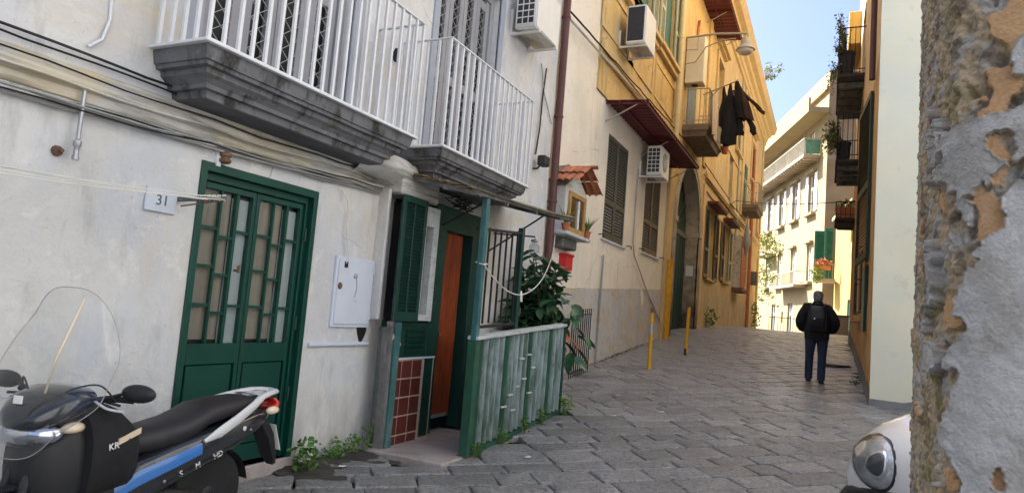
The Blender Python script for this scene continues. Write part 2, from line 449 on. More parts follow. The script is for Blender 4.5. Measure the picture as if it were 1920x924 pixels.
def stone_shape(cx, cy, l, w, ang, skew):
    """one slab: worn rounded shoulders, top slightly tilted and dished, following the slope of the lane"""
    c, s = math.cos(ang), math.sin(ang)
    tz = rnd.uniform(-.0025, .0025)
    ta, tb = rnd.gauss(0, .0018), rnd.gauss(0, .0018)
    jit = [(rnd.uniform(-.006, .006), rnd.uniform(-.006, .006)) for _ in range(4)]
    vs = []
    for lev, (ins, dz) in enumerate(((0, -.075), (0, -.006), (.006, .002), (.05, .004))):
        for k, (a, b_) in enumerate(((-1, -1), (0, -1), (1, -1), (1, 0), (1, 1), (0, 1), (-1, 1), (-1, 0))):
            j = jit[(k // 2) % 4]
            if k % 2: j = ((jit[k // 2][0] + jit[(k // 2 + 1) % 4][0]) / 2, (jit[k // 2][1] + jit[(k // 2 + 1) % 4][1]) / 2)
            p = a * (l / 2 - ins) + j[0] + b_ * skew * w * .5
            q = b_ * (w / 2 - ins) + j[1]
            x, y = cx + p * c - q * s, cy + p * s + q * c
            vs.append((x, y, g(y, x) + dz + tz + ta * a + tb * b_))
    fs = []
    for lev in range(3):
        for k in range(8):
            fs.append((lev * 8 + k, lev * 8 + (k + 1) % 8, lev * 8 + 8 + (k + 1) % 8, lev * 8 + 8 + k))
    n = len(vs)
    vs.append((cx, cy, g(cy, cx) + .004 + tz))
    for k in range(8): fs.append((24 + k, 24 + (k + 1) % 8, n))
    return vs, fs

from bpy_extras.object_utils import world_to_camera_view
def in_view(p):
    bpy_v = world_to_camera_view(S, cam, Vector(p))
    return -.04 < bpy_v.x < 1.04 and -.08 < bpy_v.y < 1.05 and bpy_v.z > 0

bpy.context.view_layer.update()
S.render.resolution_x, S.render.resolution_y = 1024, 492
def pave():
    A = RD(42)
    c, s = math.cos(A), math.sin(A)
    stones = []
    v = -48.
    while v < 52:
        h = rnd.choice((.29, .32, .35, .38, .42))
        uu = -45 + rnd.random()
        while uu < 60:
            l = rnd.choice((.36, .42, .48, .55, .62, .72))
            x, y = (uu + l / 2) * c - (v + h / 2) * s, (uu + l / 2) * s + (v + h / 2) * c
            right = .75 if y > 12.4 else 3.6
            if 2 - 6 < y < 54 and -4.75 < x < right and not (x < -3.28 and 5.5 < y < 8.7):
                stones.append((x, y, l - .015 - rnd.random() * .010, h - .015 - rnd.random() * .010, A + rnd.gauss(0, .005), rnd.gauss(0, .035)))
            uu += l
        v += h
    near = sorted([t for t in stones if in_view((t[0], t[1], g(t[1], t[0])))and t[1] > 2], key=lambda t: math.hypot(t[0], t[1]))[:300]
    ns = set(near)
    rest = MB()
    for t in stones:
        vs, fs = stone_shape(*t)
        if t in ns:
            b = MB().add(vs, fs)
            me = b.mesh('paving_stone', smooth=50, shift=(t[0], t[1], g(t[1], t[0])), recalc=False)
            me.materials.append(m_stone)
            piece('paving_stone', me, street, (t[0], t[1], g(t[1], t[0])))
        else: rest.add(vs, fs)
    o = rest.build('outlying_paving_stones', m_stone, street, smooth=50, recalc=False)
    o['kind'] = 'stuff'
pave()

def wall_sheet(name, parent, O, u, n, a0, a1, z0, z1, holes, mat, depth=.25, amp=.006, step=.3, freq=1.3):
    """a plastered wall face with real openings: slightly uneven front, reveals going in by depth"""
    O, u, n = Vector(O), Vector(u), Vector(n)
    def br(lo, hi, pts):
        pts = sorted({lo, hi} | {p for p in pts if lo < p < hi})
        out = [lo]
        for p, q in zip(pts, pts[1:]):
            k = max(1, math.ceil((q - p) / step))
            out += [p + (q - p) * i / k for i in range(1, k + 1)]
        return out
    A = br(a0, a1, [h[0] for h in holes] + [h[1] for h in holes])
    Z = br(z0, z1, [h[2] for h in holes] + [h[3] for h in holes])
    b = MB()
    def edge(a, z): return any(h[0] - 1e-6 <= a <= h[1] + 1e-6 and h[2] - 1e-6 <= z <= h[3] + 1e-6 for h in holes)
    def pos(a, z, d): return O + u * a + n * d + Vector((0, 0, z))
    vs = []
    for z in Z:
        for a in A:
            p = pos(a, z, 0)
            d = 0 if edge(a, z) else amp * fbm(p * freq, 4)
            vs.append(p + n * d)
    W = len(A)
    fs = []
    for j in range(len(Z) - 1):
        for i in range(W - 1):
            ca, cz = (A[i] + A[i + 1]) / 2, (Z[j] + Z[j + 1]) / 2
            if not any(h[0] < ca < h[1] and h[2] < cz < h[3] for h in holes):
                fs.append((j * W + i, j * W + i + 1, (j + 1) * W + i + 1, (j + 1) * W + i))
    b.add(vs, fs)
    for h in holes:
        c = [(h[0], h[2]), (h[1], h[2]), (h[1], h[3]), (h[0], h[3])]
        b.add([pos(a, z, 0) for a, z in c] + [pos(a, z, -depth) for a, z in c], [(k, (k + 1) % 4, 4 + (k + 1) % 4, 4 + k) for k in range(4)])
    return b.build(name, mat, parent, smooth=35, recalc=False)

W = -4.3
UY, NX = (0, 1, 0), (1, 0, 0)

# ------------------------------------------------------------------ white house on the left
house = thing('white_house', 'whitewashed house with two white-railed balconies above a green door', 'building', (W, 4, 0))
D31 = (3.45, 4.73, .13, 2.52)
PDOOR = (5.95, 7.45, .1, 2.72)
FW1 = (3.3, 4.95, 3.2, 5.9)
FW2 = (6.45, 7.98, 3.22, 5.9)
wall_sheet('wall', house, (W, 0, 0), UY, NX, -14, 10.12, -1, 9.5, [D31, PDOOR, FW1, FW2], m_white, .22, .010, .22)
MB().box(-12, W - .5, -14, 10.1, -1, 9.45).box(W - .5, W - .24, -14, 10.1, 9.2, 9.48).build('rear_masonry', m_white, house)
MB().box(-12.2, W + .35, -14, 10.1, 9.5, 9.7).build('roof', m_terra, house)

# string course under the balconies: rounded mouldings broken by repairs
def course():
    prof = [(0, 2.66), (.02, 2.665), (.032, 2.69), (.02, 2.715), (.018, 2.73), (.05, 2.745), (.062, 2.78), (.05, 2.81), (.03, 2.82), (.04, 2.845), (.03, 2.87), (0, 2.88)]
    b = MB()
    rings = []
    y = -6
    while y <= 6.0:
        rings.append([(W + p[0] * (1 + .10 * fbm((y * 1.4, p[1] * 3, 0), 3)) - .002, y, p[1] + .006 * fbm((0, y, 3), 3) + .010 * (y - 2)) for p in prof])
        y += .16
    b.loft(rings, cap=False, closed=False)
    b.build('string_course', m_cornice, house, smooth=50)
course()

# French windows: leaves with diamond grilles
def french(y0, y1, z0, z1, leaves):
    fr = empty_part('french_window', house)
    x = W - .16
    MB().box(x - .05, x - .03, y0, y1, z0, z1).build('dark_pane', m_black, fr)
    b = MB()
    for (a, c, d, e) in ((y0, y0 + .09, z0, z1), (y1 - .09, y1, z0, z1), (y0 + .09, y1 - .09, z1 - .09, z1)): b.box(x - .02, x + .06, a, c, d, e)
    b.build('window_frame', m_greyshut, fr, bevel=.004)
    wl = (y1 - y0 - .18) / leaves
    for k in range(leaves):
        a = y0 + .09 + k * wl
        st = wl * .27
        b = MB().box(x - .025, x + .03, a + .004, a + st, z0, z1 - .09).box(x - .025, x + .03, a + wl - st, a + wl - .004, z0, z1 - .09)
        for q in (z0, z0 + 1.12, z1 - .25): b.box(x - .022, x + .026, a + st, a + wl - st, q, q + .12)
        b.build('shutter_leaf', m_greyshut, fr, bevel=.005)
        gr = MB()
        q = z0 + .1
        ww = wl - 2 * st
        while q < z1 - .3:
            for sg in (0, 1):
                gr.bar((x + .026, a + st + ww * sg, q), (x + .026, a + st + ww * (1 - sg), q + ww * .8), .008, .006)
            q += ww * .8
        gr.build('diamond_grille', m_cablegrey, fr)
    return fr
french(*FW1, 4)
french(*FW2, 4)
def surround(y0, y1, z0, z1, t=.16):
    MB().box(W - .02, W + .022, y0 - t, y0, z0, z1 + t).box(W - .02, W + .022, y1, y1 + t, z0, z1 + t).box(W - .02, W + .022, y0, y1, z1, z1 + t).build('window_surround', m_greysur, house, bevel=.004)
surround(*FW1)
surround(*FW2, .12)

def balcony(y0, y1, zt, xf, mat, steps, lipw=.015):
    """moulded stone slab with its railing; each baluster is a piece of its own"""
    b = MB()
    hw = 0
    rings = []
    y0w, y1w = y0, y1
    for ins, z in steps:
        r = []
        xa = W - .02
        pts = [(xa, y0 + ins), (xf - ins, y0 + ins), (xf - ins, y1 - ins), (xa, y1 - ins)]
        for (p, q) in zip(pts, pts[1:] + pts[:1]):
            k = 14 if abs(p[1] - q[1]) > 1 else 4
            for i in range(k): r.append((p[0] + (q[0] - p[0]) * i / k, p[1] + (q[1] - p[1]) * i / k, zt + z + .004 * fbm((p[0] + (q[0] - p[0]) * i / k, (p[1] + (q[1] - p[1]) * i / k) * 3, z), 3)))
        rings.append(r)
    b.loft(rings)
    bal = b.build('balcony', mat, house)
    soff = MB().box(W, xf - steps[0][0] - .01, y0 + steps[0][0] + .01, y1 - steps[0][0] - .01, zt + steps[0][1] - .006, zt + steps[0][1] - .002)
    soff.build('soffit', m_slab_under, bal)
    MB().box(W - .02, xf + .02, y0 - .02, y1 + .02, zt + .0, zt + .022).build('edge_flashing', m_whitepaint, bal, bevel=.004)
    # railing
    rt_, x1, ya, yb = zt + 1.17, xf - .015, y0 + .015, y1 - .015
    MB().box(x1 - .02, x1 + .02, ya - .02, yb + .02, rt_, rt_ + .012).build('handrail', m_whitepaint, bal)
    for yy in (ya, yb): MB().box(W, x1 - .021, yy - .02, yy + .02, rt_, rt_ + .012).build('handrail', m_whitepaint, bal)
    MB().box(x1 - .014, x1 + .014, ya, yb, zt + .024, zt + .034).build('bottom_rail', m_whitepaint, bal)
    me = MB().box(-.012, .012, -.012, .012, 0, 1.15).mesh('baluster')
    me.materials.append(m_whitepaint)
    n = round((yb - ya) / .125)
    for i in range(n + 1): piece('baluster', me, bal, (x1, ya + (yb - ya) * i / n, zt + .022), (0, 0, 0))
    m_ = max(2, round((x1 - W) / .14))
    for yy in (ya, yb):
        for i in range(m_): piece('baluster', me, bal, (W + .05 + (x1 - W - .05) * i / m_, yy, zt + .022))
    return bal
ST = [(.21, -.30), (.20, -.25), (.165, -.245), (.16, -.215), (.13, -.185), (.10, -.165), (.095, -.13), (.055, -.125), (.05, -.10), (.035, -.095), (.02, -.015), (.02, 0)]
balcony(2.93, 5.40, 3.18, -3.74, m_slab, ST)
balcony(5.78, 7.98, 3.20, -3.66, m_slab, [(a * 1.1, z * .9) for a, z in ST])

# lumpy plaster haunch between the two balconies
b = MB()
rings = []
for i in range(13):
    t = i / 12
    y = 5.1 + 1.2 * t
    r = .05 + .30 * math.sin(math.pi * min(1, .12 + t * .9)) ** .7
    rings.append([(W - .02 + r * max(0, math.cos(a)) * (1 + .12 * fbm((y * 3, a, 0), 3)), y, 2.95 + .16 * math.sin(a) + .03 * fbm((y * 2, a * 2, 4), 3)) for a in [-1.5 + 3 * k / 8 for k in range(9)]])
b.loft(rings, cap=False, closed=False).build('plaster_haunch', m_cornice, house, smooth='all')

# green double door with number 31
def door31():
    y0, y1, z0, z1 = D31
    dr = empty_part('street_door', house)
    x = W - .10
    b = MB().box(x - .06, x + .12, y0, y0 + .055, z0, z1).box(x - .06, x + .12, y1 - .055, y1, z0, z1).box(x - .06, x + .12, y0 + .055, y1 - .055, z1 - .07, z1)
    b.box(x - .05, x + .06, y0 + .055, y0 + .085, z0, z1 - .07).box(x - .05, x + .06, y1 - .085, y1 - .055, z0, z1 - .07).box(x - .05, x + .06, y0 + .085, y1 - .085, z1 - .13, z1 - .07)
    b.build('door_frame', m_green, dr, bevel=.004)
    ya, yb = y0 + .088, y1 - .088
    ym = (ya + yb) / 2
    zr, zt = 1.13, z1 - .135
    for (a, c) in ((ya, ym - .004), (ym + .004, yb)):
        lf = MB()
        lf.box(x - .02, x + .035, a, c, z0 + .02, z0 + .16).box(x - .02, x + .035, a, a + .036, z0 + .16, zt).box(x - .02, x + .035, c - .036, c, z0 + .16, zt)
        lf.box(x - .02, x + .035, a + .036, c - .036, zr - .16, zr).box(x - .02, x + .035, a + .036, c - .036, zt - .05, zt)
        lf.build('door_leaf', m_green, dr, bevel=.004)
        MB().box(x - .012, x + .029, a + .058, c - .058, z0 + .168, zr - .168).build('door_panel', m_green, dr, bevel=.006)
        wl = c - a - .072
        cols = [(a + .036, a + .036 + wl * .33), (a + .036 + wl * .37, a + .036 + wl * .65), (a + .036 + wl * .71, c - .036)]
        bars = MB()
        bars.box(x - .005, x + .028, cols[0][1], cols[1][0], zr, zt - .05).box(x - .008, x + .03, cols[1][1], cols[2][0], zr, zt - .05)
        nrow = 4
        for ci, (p, q) in enumerate(cols):
            for k in range(1, nrow):
                if ci == 2 and k == 2: continue
                z = zr + (zt - .05 - zr) * (k / nrow) - (.06 if ci == 1 else 0)
                bars.box(x - .004, x + .024, p, q, z - .012, z + .012)
        bars.build('glazing_bar', m_green, dr)
        for ci, (p, q) in enumerate(cols):
            MB().box(x - .012, x - .008, p, q, zr, zt - .05).build('pane', m_glass, dr, recalc=False)
            ct = MB().sheet(lambda u, v, p=p, q=q: (x - .022 + .004 * math.sin(u * 17 + 3 * fbm((p, v * 2, 0), 2)) + .004 * fbm((p * 9, u * 3, v * 5), 3), p - .03 + (q - p + .06) * u * (.80 if ci == 1 else 1), zr + .03 * (ci < 2) + (zt - .08 - zr) * v - (.05 if ci < 2 else 0) * 0), 14, 10)
            ct.build('curtain', m_curtw if ci == 2 else m_curt, dr, smooth='all')
    MB().box(x - .08, x - .06, y0, y1, z0, z1).build('dark_backing', m_black, dr)
    for yy in (y0 + .07, y1 - .07):
        for zz in (.62, 1.25, 2.05): MB().tube([(x + .068, yy, zz), (x + .068, yy, zz + .12)], .012).build('hinge', m_green, dr, smooth=40)
    MB().tube([(x + .04, ym - .16, 1.72), (x + .075, ym - .16, 1.72), (x + .085, ym - .16, 1.76), (x + .085, ym - .16, 1.70)], .012).build('door_knocker', m_rust, dr)
    MB().box(W - .22, W + .035, y0 - .05, y1 + .1, -.3, z0).build('doorstep', m_slate, dr, bevel=.012)
door31()

# porch front: tiled plinth, louvred panel, shutter, white window, red-brown door
def porch_front():
    x = W + .26
    fr = MB()
    fr.box(W, x, 6.42, 6.60, .1, 2.72).box(W, x - .02, 6.60, 6.70, .1, 2.72).box(W, x, 7.30, 7.48, .1, 2.72).box(W, x - .003, 6.60, 7.30, 2.44, 2.72)
    fr.box(W, x - .01, 5.90, 6.419, .97, 1.36)
    fo = fr.build('porch_frame', m_greendk, house, bevel=.006)
    lv = MB().box(-.008, .008, -.17, .17, -.022, .022).mesh('louvre')
    lv.materials.append(m_greendk)
    for k in range(5): piece('louvre', lv, fo, (x + .004, 6.18, 1.05 + k * .055), (0, RD(28), 0))
    MB().box(x - .005, x + .008, 5.90, 6.62, .965, .985).build('sill_strip', m_marble, fo)
    pl = MB().box(W, x - .004, 5.88, 6.62, .06, .96).build('tiled_plinth', m_grout, house)
    tm = MB().box(-.008, .008, -.090, .090, -.090, .090).mesh('tile', bevel=.003)
    tm.materials.append(m_tile)
    th = MB().box(-.008, .008, -.046, .046, -.090, .090).mesh('tile', bevel=.003)
    th.materials.append(m_tile)
    for r in range(5):
        z = .86 - r * .195 if r < 4 else .86 - 4 * .195
        for c_, yc in enumerate((5.932, 6.082, 6.277)):
            piece('tile', th if c_ == 0 else tm, pl, (x - .006 + rnd.uniform(-.0008, .0008), yc, z), (rnd.gauss(0, .004), 0, rnd.gauss(0, .006)))
    wall_cheek = MB().box(W - .01, x - .13, 5.655, 5.70, 1.37, 2.74).build('plaster_cheek', m_white, house, bevel=.012)
    MB().box(W - .01, x + .0, 5.70, 6.42, 2.685, 2.95).build('plaster_lintel', m_cornice, house, bevel=.02)
    # window behind the shutter
    wn_ = MB()
    for (a, c, d, e) in ((6.10, 6.17, 1.38, 2.64), (6.31, 6.42, 1.38, 2.64), (6.17, 6.31, 1.38, 1.45), (6.17, 6.31, 2.42, 2.64)): wn_.box(x - .07, x + .035, a, c, d, e)
    wo = wn_.build('window', m_capwood, house, bevel=.004)
    MB().box(x - .05, x - .045, 6.17, 6.34, 1.45, 2.44).build('pane', m_glass, wo)
    MB().box(W + .02, x - .09, 5.9, 6.41, 1.38, 2.64).build('dark_interior', m_black, wo)
    MB().sheet(lambda u, v: (x - .08 + .006 * math.sin(u * 20), 6.26 + .08 * u, 1.45 + v), 6, 4).build('curtain', m_curtw, wo)
    # louvred shutter leaf, part open
    sh = MB()
    y0, y1, z0, z1 = 5.66, 6.11, 1.37, 2.68
    xs = x + .03
    sh.box(xs, xs + .035, y0, y0 + .06, z0, z1).box(xs, xs + .035, y1 - .05, y1, z0, z1).box(xs, xs + .035, y0 + .06, y1 - .05, z0, z0 + .10).box(xs, xs + .035, y0 + .06, y1 - .05, z1 - .07, z1).box(xs + .002, xs + .033, 5.865, 5.885, z0 + .1, z1 - .07)
    so = sh.build('shutter', m_greendk, house, bevel=.004)
    sl = MB().box(-.004, .004, -.168, .168, -.0145, .0145).mesh('slat')
    sl.materials.append(m_greendk)
    for k in range(30): piece('slat', sl, so, (xs + .017, 5.888, z0 + .125 + k * .0375), (0, RD(35), 0))
    MB().box(xs + .004, xs + .006, y0 + .06, y1 - .05, z0 + .1, z1 - .07).build('shade_board', m_black, so)
    # door
    dr = MB().box(x - .14, x - .10, 6.70, 7.22, .24, 2.44).build('porch_door', m_reddoor, house, bevel=.006)
    MB().box(x - .099, x - .092, 6.72, 7.16, .245, .285).build('kick_strip', m_zinc, dr)
    MB().box(W + .02, x - .16, 6.6, 7.32, .1, 2.5).build('dark_gap', m_black, dr)
    MB().lathe([(.018, 0), (.012, .012), (.012, .03), (.022, .04), (.024, .055), (.012, .065)], (x - .1, 6.78, 1.22), 10, 'x').build('door_knob', m_rust, dr, smooth=40)
    # platform
    MB().box(W, -3.24, 5.62, 7.55, -.1, .085).build('porch_step', m_slate, house, bevel=.01)
    MB().box(W, -3.34, 7.55, 8.62, -.1, .30).build('porch_floor', m_slate, house, bevel=.01)
    MB().box(W, W + .02, 7.49, 8.6, .3, .9).box(W, -3.5, 8.50, 8.62, .3, 1.22).build('low_wall', m_white, house)
    MB().box(W - .01, -3.45, 8.46, 8.66, 1.222, 1.27).build('wall_coping', m_capwood, house, bevel=.008)
    # broken plaster, old timber upright at the near corner
    po = MB()
    po.loft([[(xx + .012 * fbm((xx * 5, yy * 5, z), 3), yy + .012 * fbm((xx * 5, yy * 5, z + 9), 3), z) for xx, yy in ((W + .12, 5.72), (W + .20, 5.68), (W + .28, 5.70), (W + .29, 5.80), (W + .2, 5.87), (W + .12, 5.87))] for z in [-.1 + .14 * k for k in range(11)]])
    po.build('timber_upright', m_oldwood, house, smooth=30)
    MB().box(W + .285, W + .312, 5.74, 5.84, .0, 1.36).build('teal_cover_strip', m_teal, house, bevel=.004)
    br_ = MB()
    for k in range(26):
        c = Vector((W + .22 + rnd.uniform(-.05, .06), 5.82 + rnd.uniform(-.08, .09), 1.2 + rnd.uniform(-.16, .16)))
        br_.sph(c, (rnd.uniform(.02, .045), rnd.uniform(.02, .045), rnd.uniform(.02, .045)), 6, 4)
    br_.build('broken_masonry', m_grout, house)
porch_front()
# hollow with the broken meter recess beside it
b = MB()
b.loft([[(W - .01 + dx, 5.57 + .075 * math.cos(a) * (1 + .35 * fbm((a * 2, 1, 0), 3)) , 1.30 + .15 * math.sin(a) * (1 + .35 * fbm((a * 2, 5, 0), 3))) for a in [2 * math.pi * k / 16 for k in range(16)]] for dx in (0, .022)])
b.build('broken_recess', m_black, house)

# ------------------------------------------------------------------ shutters shared by the houses further up
SLATS = {}
def slat_mesh(w, mat, t=.021):
    k = (round(w, 3), mat.name, t)
    if k not in SLATS:
        SLATS[k] = MB().box(-.004, .004, -w / 2, w / 2, -t, t).mesh('slat')
        SLATS[k].materials.append(mat)
    return SLATS[k]
def leaf(parent, x, y0, y1, z0, z1, mat, single_slats=True, pitch=.062, split=.36, th=.04):
    b = MB().box(x, x + th, y0, y0 + .07, z0, z1).box(x, x + th, y1 - .07, y1, z0, z1).box(x, x + th, y0 + .07, y1 - .07, z0, z0 + .14).box(x, x + th, y0 + .07, y1 - .07, z1 - .09, z1)
    zm = z0 + (z1 - z0) * split
    b.box(x, x + th, y0 + .07, y1 - .07, zm - .06, zm + .06)
    o = b.build('shutter', mat, parent, bevel=.004)
    MB().box(x + .002, x + .006, y0 + .06, y1 - .06, z0 + .1, z1 - .06).build('backing', m_capwood if single_slats else m_black, o)  # pale backing stands in for sky reflected between single slats
    js = MB()
    me = slat_mesh(y1 - y0 - .142, mat)
    for lo, hi in ((z0 + .14, zm - .06), (zm + .06, z1 - .09)):
        n = int((hi - lo) / pitch)
        for k in range(n):
            z = lo + (k + .5) * (hi - lo) / n
            if single_slats: piece('slat', me, o, (x + .024, (y0 + y1) / 2, z), (0, RD(38), 0))
            else: js.bar((x + .024, y0 + .07, z), (x + .024, y1 - .07, z), .05, .012, (.6, 0, .8))
    if js.v:
        j = js.build('louvres', mat, o)
        j['kind'] = 'stuff'
    return o

# ------------------------------------------------------------------ cream house next door
cream = thing('cream_house', 'cream plastered house with grey dado and two tall closed shutters', 'building', (W, 14, .5))
CW1, CW2 = (13.27, 14.86, 3.20, 5.44), (16.55, 18.25, 3.28, 5.55)
wall_sheet('wall', cream, (W, 0, 0), UY, NX, 10.12, 19.62, 1.9, 6.06, [CW1, CW2], m_cream, .10, .012, .25)
wall_sheet('upper_wall', cream, (W, 0, 0), UY, NX, 10.12, 12.25, 6.06, 14.6, [], m_cream, .1, .012, .4)
MB().box(-12, W - .3, 10.11, 19.6, 0, 6).box(-12, W - .1, 10.11, 12.2, 6, 14.5).build('rear_masonry', m_cream, cream)
# grey dado stands a little proud, with an uneven sloping top edge and patches where it has fallen away
b = MB()
N_ = 90
def dado_top(y): return 2.08 + .055 * (y - 12) + .012 * fbm((y * 2, 0, 0), 3)
b.sheet(lambda u, v: (W + .014 + .010 * fbm((0, (10.12 + 9.5 * u) * 1.6, v * 4), 4) - .02 * max(0, fbm(((10.12 + 9.5 * u) * 1.1, v * 2.4, 5), 4) - .28) / .3, 10.12 + 9.5 * u, .1 + (dado_top(10.12 + 9.5 * u) - .1) * v), N_, 24)
b.sheet(lambda u, v: (W + .014 - .03 * v, 10.12 + 9.5 * u, dado_top(10.12 + 9.5 * u)), N_, 1)
b.build('dado', m_dado, cream, smooth=45)
for (y0, y1, z0, z1), mm in ((CW1, m_louvre), (CW2, m_louvre2)):
    ym = (y0 + y1) / 2
    leaf(cream, W - .05, y0 + .01, ym - .004, z0 + .02, z1 - .01, mm)
    leaf(cream, W - .05, ym + .004, y1 - .01, z0 + .02, z1 - .01, mm)
    MB().box(W - .09, W + .05, y0 - .1, y1 + .1, z0 - .045, z0).build('window_sill', m_marble, cream, bevel=.006)
    hk = MB()
    for yy in (y0 - .25, y1 + .28): hk.tube([(W, yy, z0 + .05), (W + .10, yy, z0 + .05), (W + .10, yy + .07, z0 + .05), (W + .10, yy + .07, z0 - .02)], .012, 5)
    hk.build('shutter_catch', m_iron, cream)

# ------------------------------------------------------------------ ochre palazzo
pal = thing('ochre_palazzo', 'tall ochre palazzo with arched portal, cornice and shutters on the left side', 'building', (W, 30, 1.4))
AR = (20.35, 24.3, .6, 6.75)
AC_, ARAD, AZ = (20.35 + 24.3) / 2, 1.967, 4.775
LW = [(26.3, 27.9, 3.35, 6.0), (30.7, 32.3, 3.55, 6.05), (37.2, 38.6, 3.9, 6.0)]
HW = [(26.4, 27.9, 10.1, 12.2), (33.0, 34.5, 10.2, 12.3), (39.8, 41.3, 10.2, 12.3)]
MW = [(31.2, 32.4, 7.3, 9.4), (44.2, 45.3, 7.6, 9.6)]
UW = [(12.75, 14.0, 8.8, 11.4), (14.55, 15.9, 8.8, 11.4), (17.2, 18.5, 8.85, 11.4)]
wall_sheet('lower_wall', pal, (W, 0, 0), UY, NX, 19.62, 47, .4, 6.9, [AR] + LW + [(41.5, 42.5, 1.4, 3.9)], m_ochre, .28, .014, .35)
wall_sheet('upper_wall', pal, (W + .03, 0, 0), UY, NX, 12.25, 47, 6.06, 15.2, HW + MW + UW + [AR], m_ochre, .25, .014, .4)
MB().box(W - 8, W - .45, 12.2, 47, 6.2, 15).box(W - 8, W - .48, 24.8, 46.95, 0, 6.2).box(W - 8, W - .9, 19.7, 24.8, 0, 6.2).box(W - .45, W + .028, 46.93, 47.0, 0, 15.1).box(W - .45, W + .028, 12.23, 12.27, 6.07, 15.1).build('rear_masonry', m_ochre, pal)
# arch: spandrels above, soffit, jambs, mouldings
b = MB()
arc = [(AC_ - ARAD * math.cos(t), AZ + ARAD * math.sin(t)) for t in [math.pi * k / 24 for k in range(25)]]
for (p, q) in zip(arc, arc[1:]):
    zt = 6.92
    b.add([(W + .032, p[0], p[1]), (W + .032, q[0], q[1]), (W + .032, q[0], zt), (W + .032, p[0], zt)], [(0, 1, 2, 3)])
b.build('spandrel', m_ochre, pal)
path = [(20.358, .6), (20.358, 3)] + arc + [(24.292, 3), (24.292, .6)]
b = MB()
for i, (p, q) in enumerate(zip(path, path[1:])):
    b.add([(W + .05, *p), (W + .05, *q), (W - .44, *q), (W - .44, *p)], [(0, 1, 2, 3)])
b.build('arch_reveal', m_archstone, pal, smooth=40, recalc=False)
b = MB()
def outset(p, d):
    if p[1] <= AZ: return (p[0] + (-d if p[0] < AC_ else d), p[1])
    a = math.atan2(p[1] - AZ, p[0] - AC_)
    return (p[0] + d * math.cos(a), p[1] + d * math.sin(a))
for d0, d1, xx in ((0, .16, .055), (.16, .34, .075)):
    rings = [[(W + .0, *outset(p, d0)), (W + xx, *outset(p, d0)), (W + xx, *outset(p, d1)), (W + .0, *outset(p, d1))] for p in path]
    b.loft(rings)
b.build('archivolt', m_archstone, pal, smooth=40)
MB().box(W - .44, W + .10, 24.28, 24.66, 4.62, 4.80).box(W - .44, W + .10, 20.0, 20.37, 4.62, 4.80).build('impost', m_archstone, pal, bevel=.01)
dr = MB().box(W - .50, W - .44, 20.36, 24.29, .6, 6.74).build('portal_door', m_greendk, pal)
bd = MB().box(-.015, .015, -.22, .22, -1.6, 1.6).mesh('board', bevel=.006)
bd.materials.append(m_greendk)
for k in range(8): piece('board', bd, dr, (W - .425, 20.62 + k * .485, 2.95))
MB().box(W - .44, W - .38, 20.36, 24.29, 4.56, 4.74).build('transom', m_oldwood, dr)
gr = MB()
for k in range(1, 12):
    t = math.pi * k / 12
    gr.bar((W - .41, AC_, 4.76), (W - .41, AC_ - 1.93 * math.cos(t), 4.78 + 1.93 * math.sin(t)), .02)
gr.build('fanlight_grille', m_iron, dr)
# framed notice on the jamb
MB().box(W - .36, W - .10, 24.275, 24.29, 3.25, 3.62).box(W - .33, W - .13, 24.27, 24.274, 3.29, 3.58).build('notice_board', m_label, pal)
# cornice in steps, full length
b = MB()
pr = [(0, 14.0), (.10, 14.02), (.10, 14.25), (.16, 14.28), (.20, 14.5), (.34, 14.56), (.40, 14.7), (.62, 14.76), (.70, 14.95), (.74, 15.1), (.74, 15.22), (0, 15.3)]
b.loft([[(W + .03 + p[0], y, p[1]) for p in pr] for y in (12.2, 20, 28, 36, 47.6)])
b.build('cornice', m_trim, pal, smooth=20)
b = MB()
for z0, z1, d in ((6.75, 6.86, .06), (6.86, 7.02, .10), (7.02, 7.10, .06)): b.box(W + .03, W + .03 + d, 12.25, 19.8, z0, z1).box(W + .03, W + .03 + d, 25.0, 46.9, z0 + .12, z1 + .12)
for z0, z1, d in ((10.0 - .62, 9.46, .05),): b.box(W + .03, W + .03 + d, 24.5, 46.9, z0, z1)
b.build('string_course', m_trim, pal, bevel=.008)
for y0, y1 in ((18.98, 19.6), (24.7, 25.15), (46.3, 47.0)): MB().box(W, W + .09, y0, y1, .5, 6.7).build('pilaster_strip', m_trim, pal, bevel=.01)
for y0, y1 in ((19.3, 19.9), (24.2, 24.7), (35.6, 36.1), (46.3, 47.0)): MB().box(W + .03, W + .10, y0, y1, 7.25, 14).build('pilaster_strip', m_trim, pal, bevel=.01)
def hole_window(parent, h, x, glass=m_glass):
    o = MB().box(x - .24, x - .22, h[0], h[1], h[2], h[3]).build('window', m_black, parent)
    ym = (h[0] + h[1]) / 2
    f = MB()
    for a, c, d, e in ((h[0], h[0] + .07, h[2], h[3]), (h[1] - .07, h[1], h[2], h[3]), (ym - .04, ym + .04, h[2], h[3]), (h[0] + .07, h[1] - .07, h[3] - .08, h[3]), (h[0] + .07, h[1] - .07, h[2] + 1.2, h[2] + 1.26)): f.box(x - .20, x - .13, a, c, d, e)
    f.build('window_frame', m_capwood, o)
    MB().box(x - .165, x - .16, h[0], h[1], h[2], h[3]).build('pane', glass, o)
    return o
for h in LW:
    hole_window(pal, h, W)
    w = (h[1] - h[0]) / 2 + .12
    leaf(pal, W + .03, h[0] - w - .02, h[0] - .02, h[2], h[3], m_louvre2, False, .075, .4, .05)
    leaf(pal, W + .03, h[1] + .02, h[1] + w + .02, h[2], h[3], m_palegreen if h is LW[1] else m_louvre2, False, .075, .4, .05)
    MB().box(W - .1, W + .12, h[0] - .1, h[1] + .1, h[2] - .07, h[2]).build('window_sill', m_trim, pal, bevel=.008)
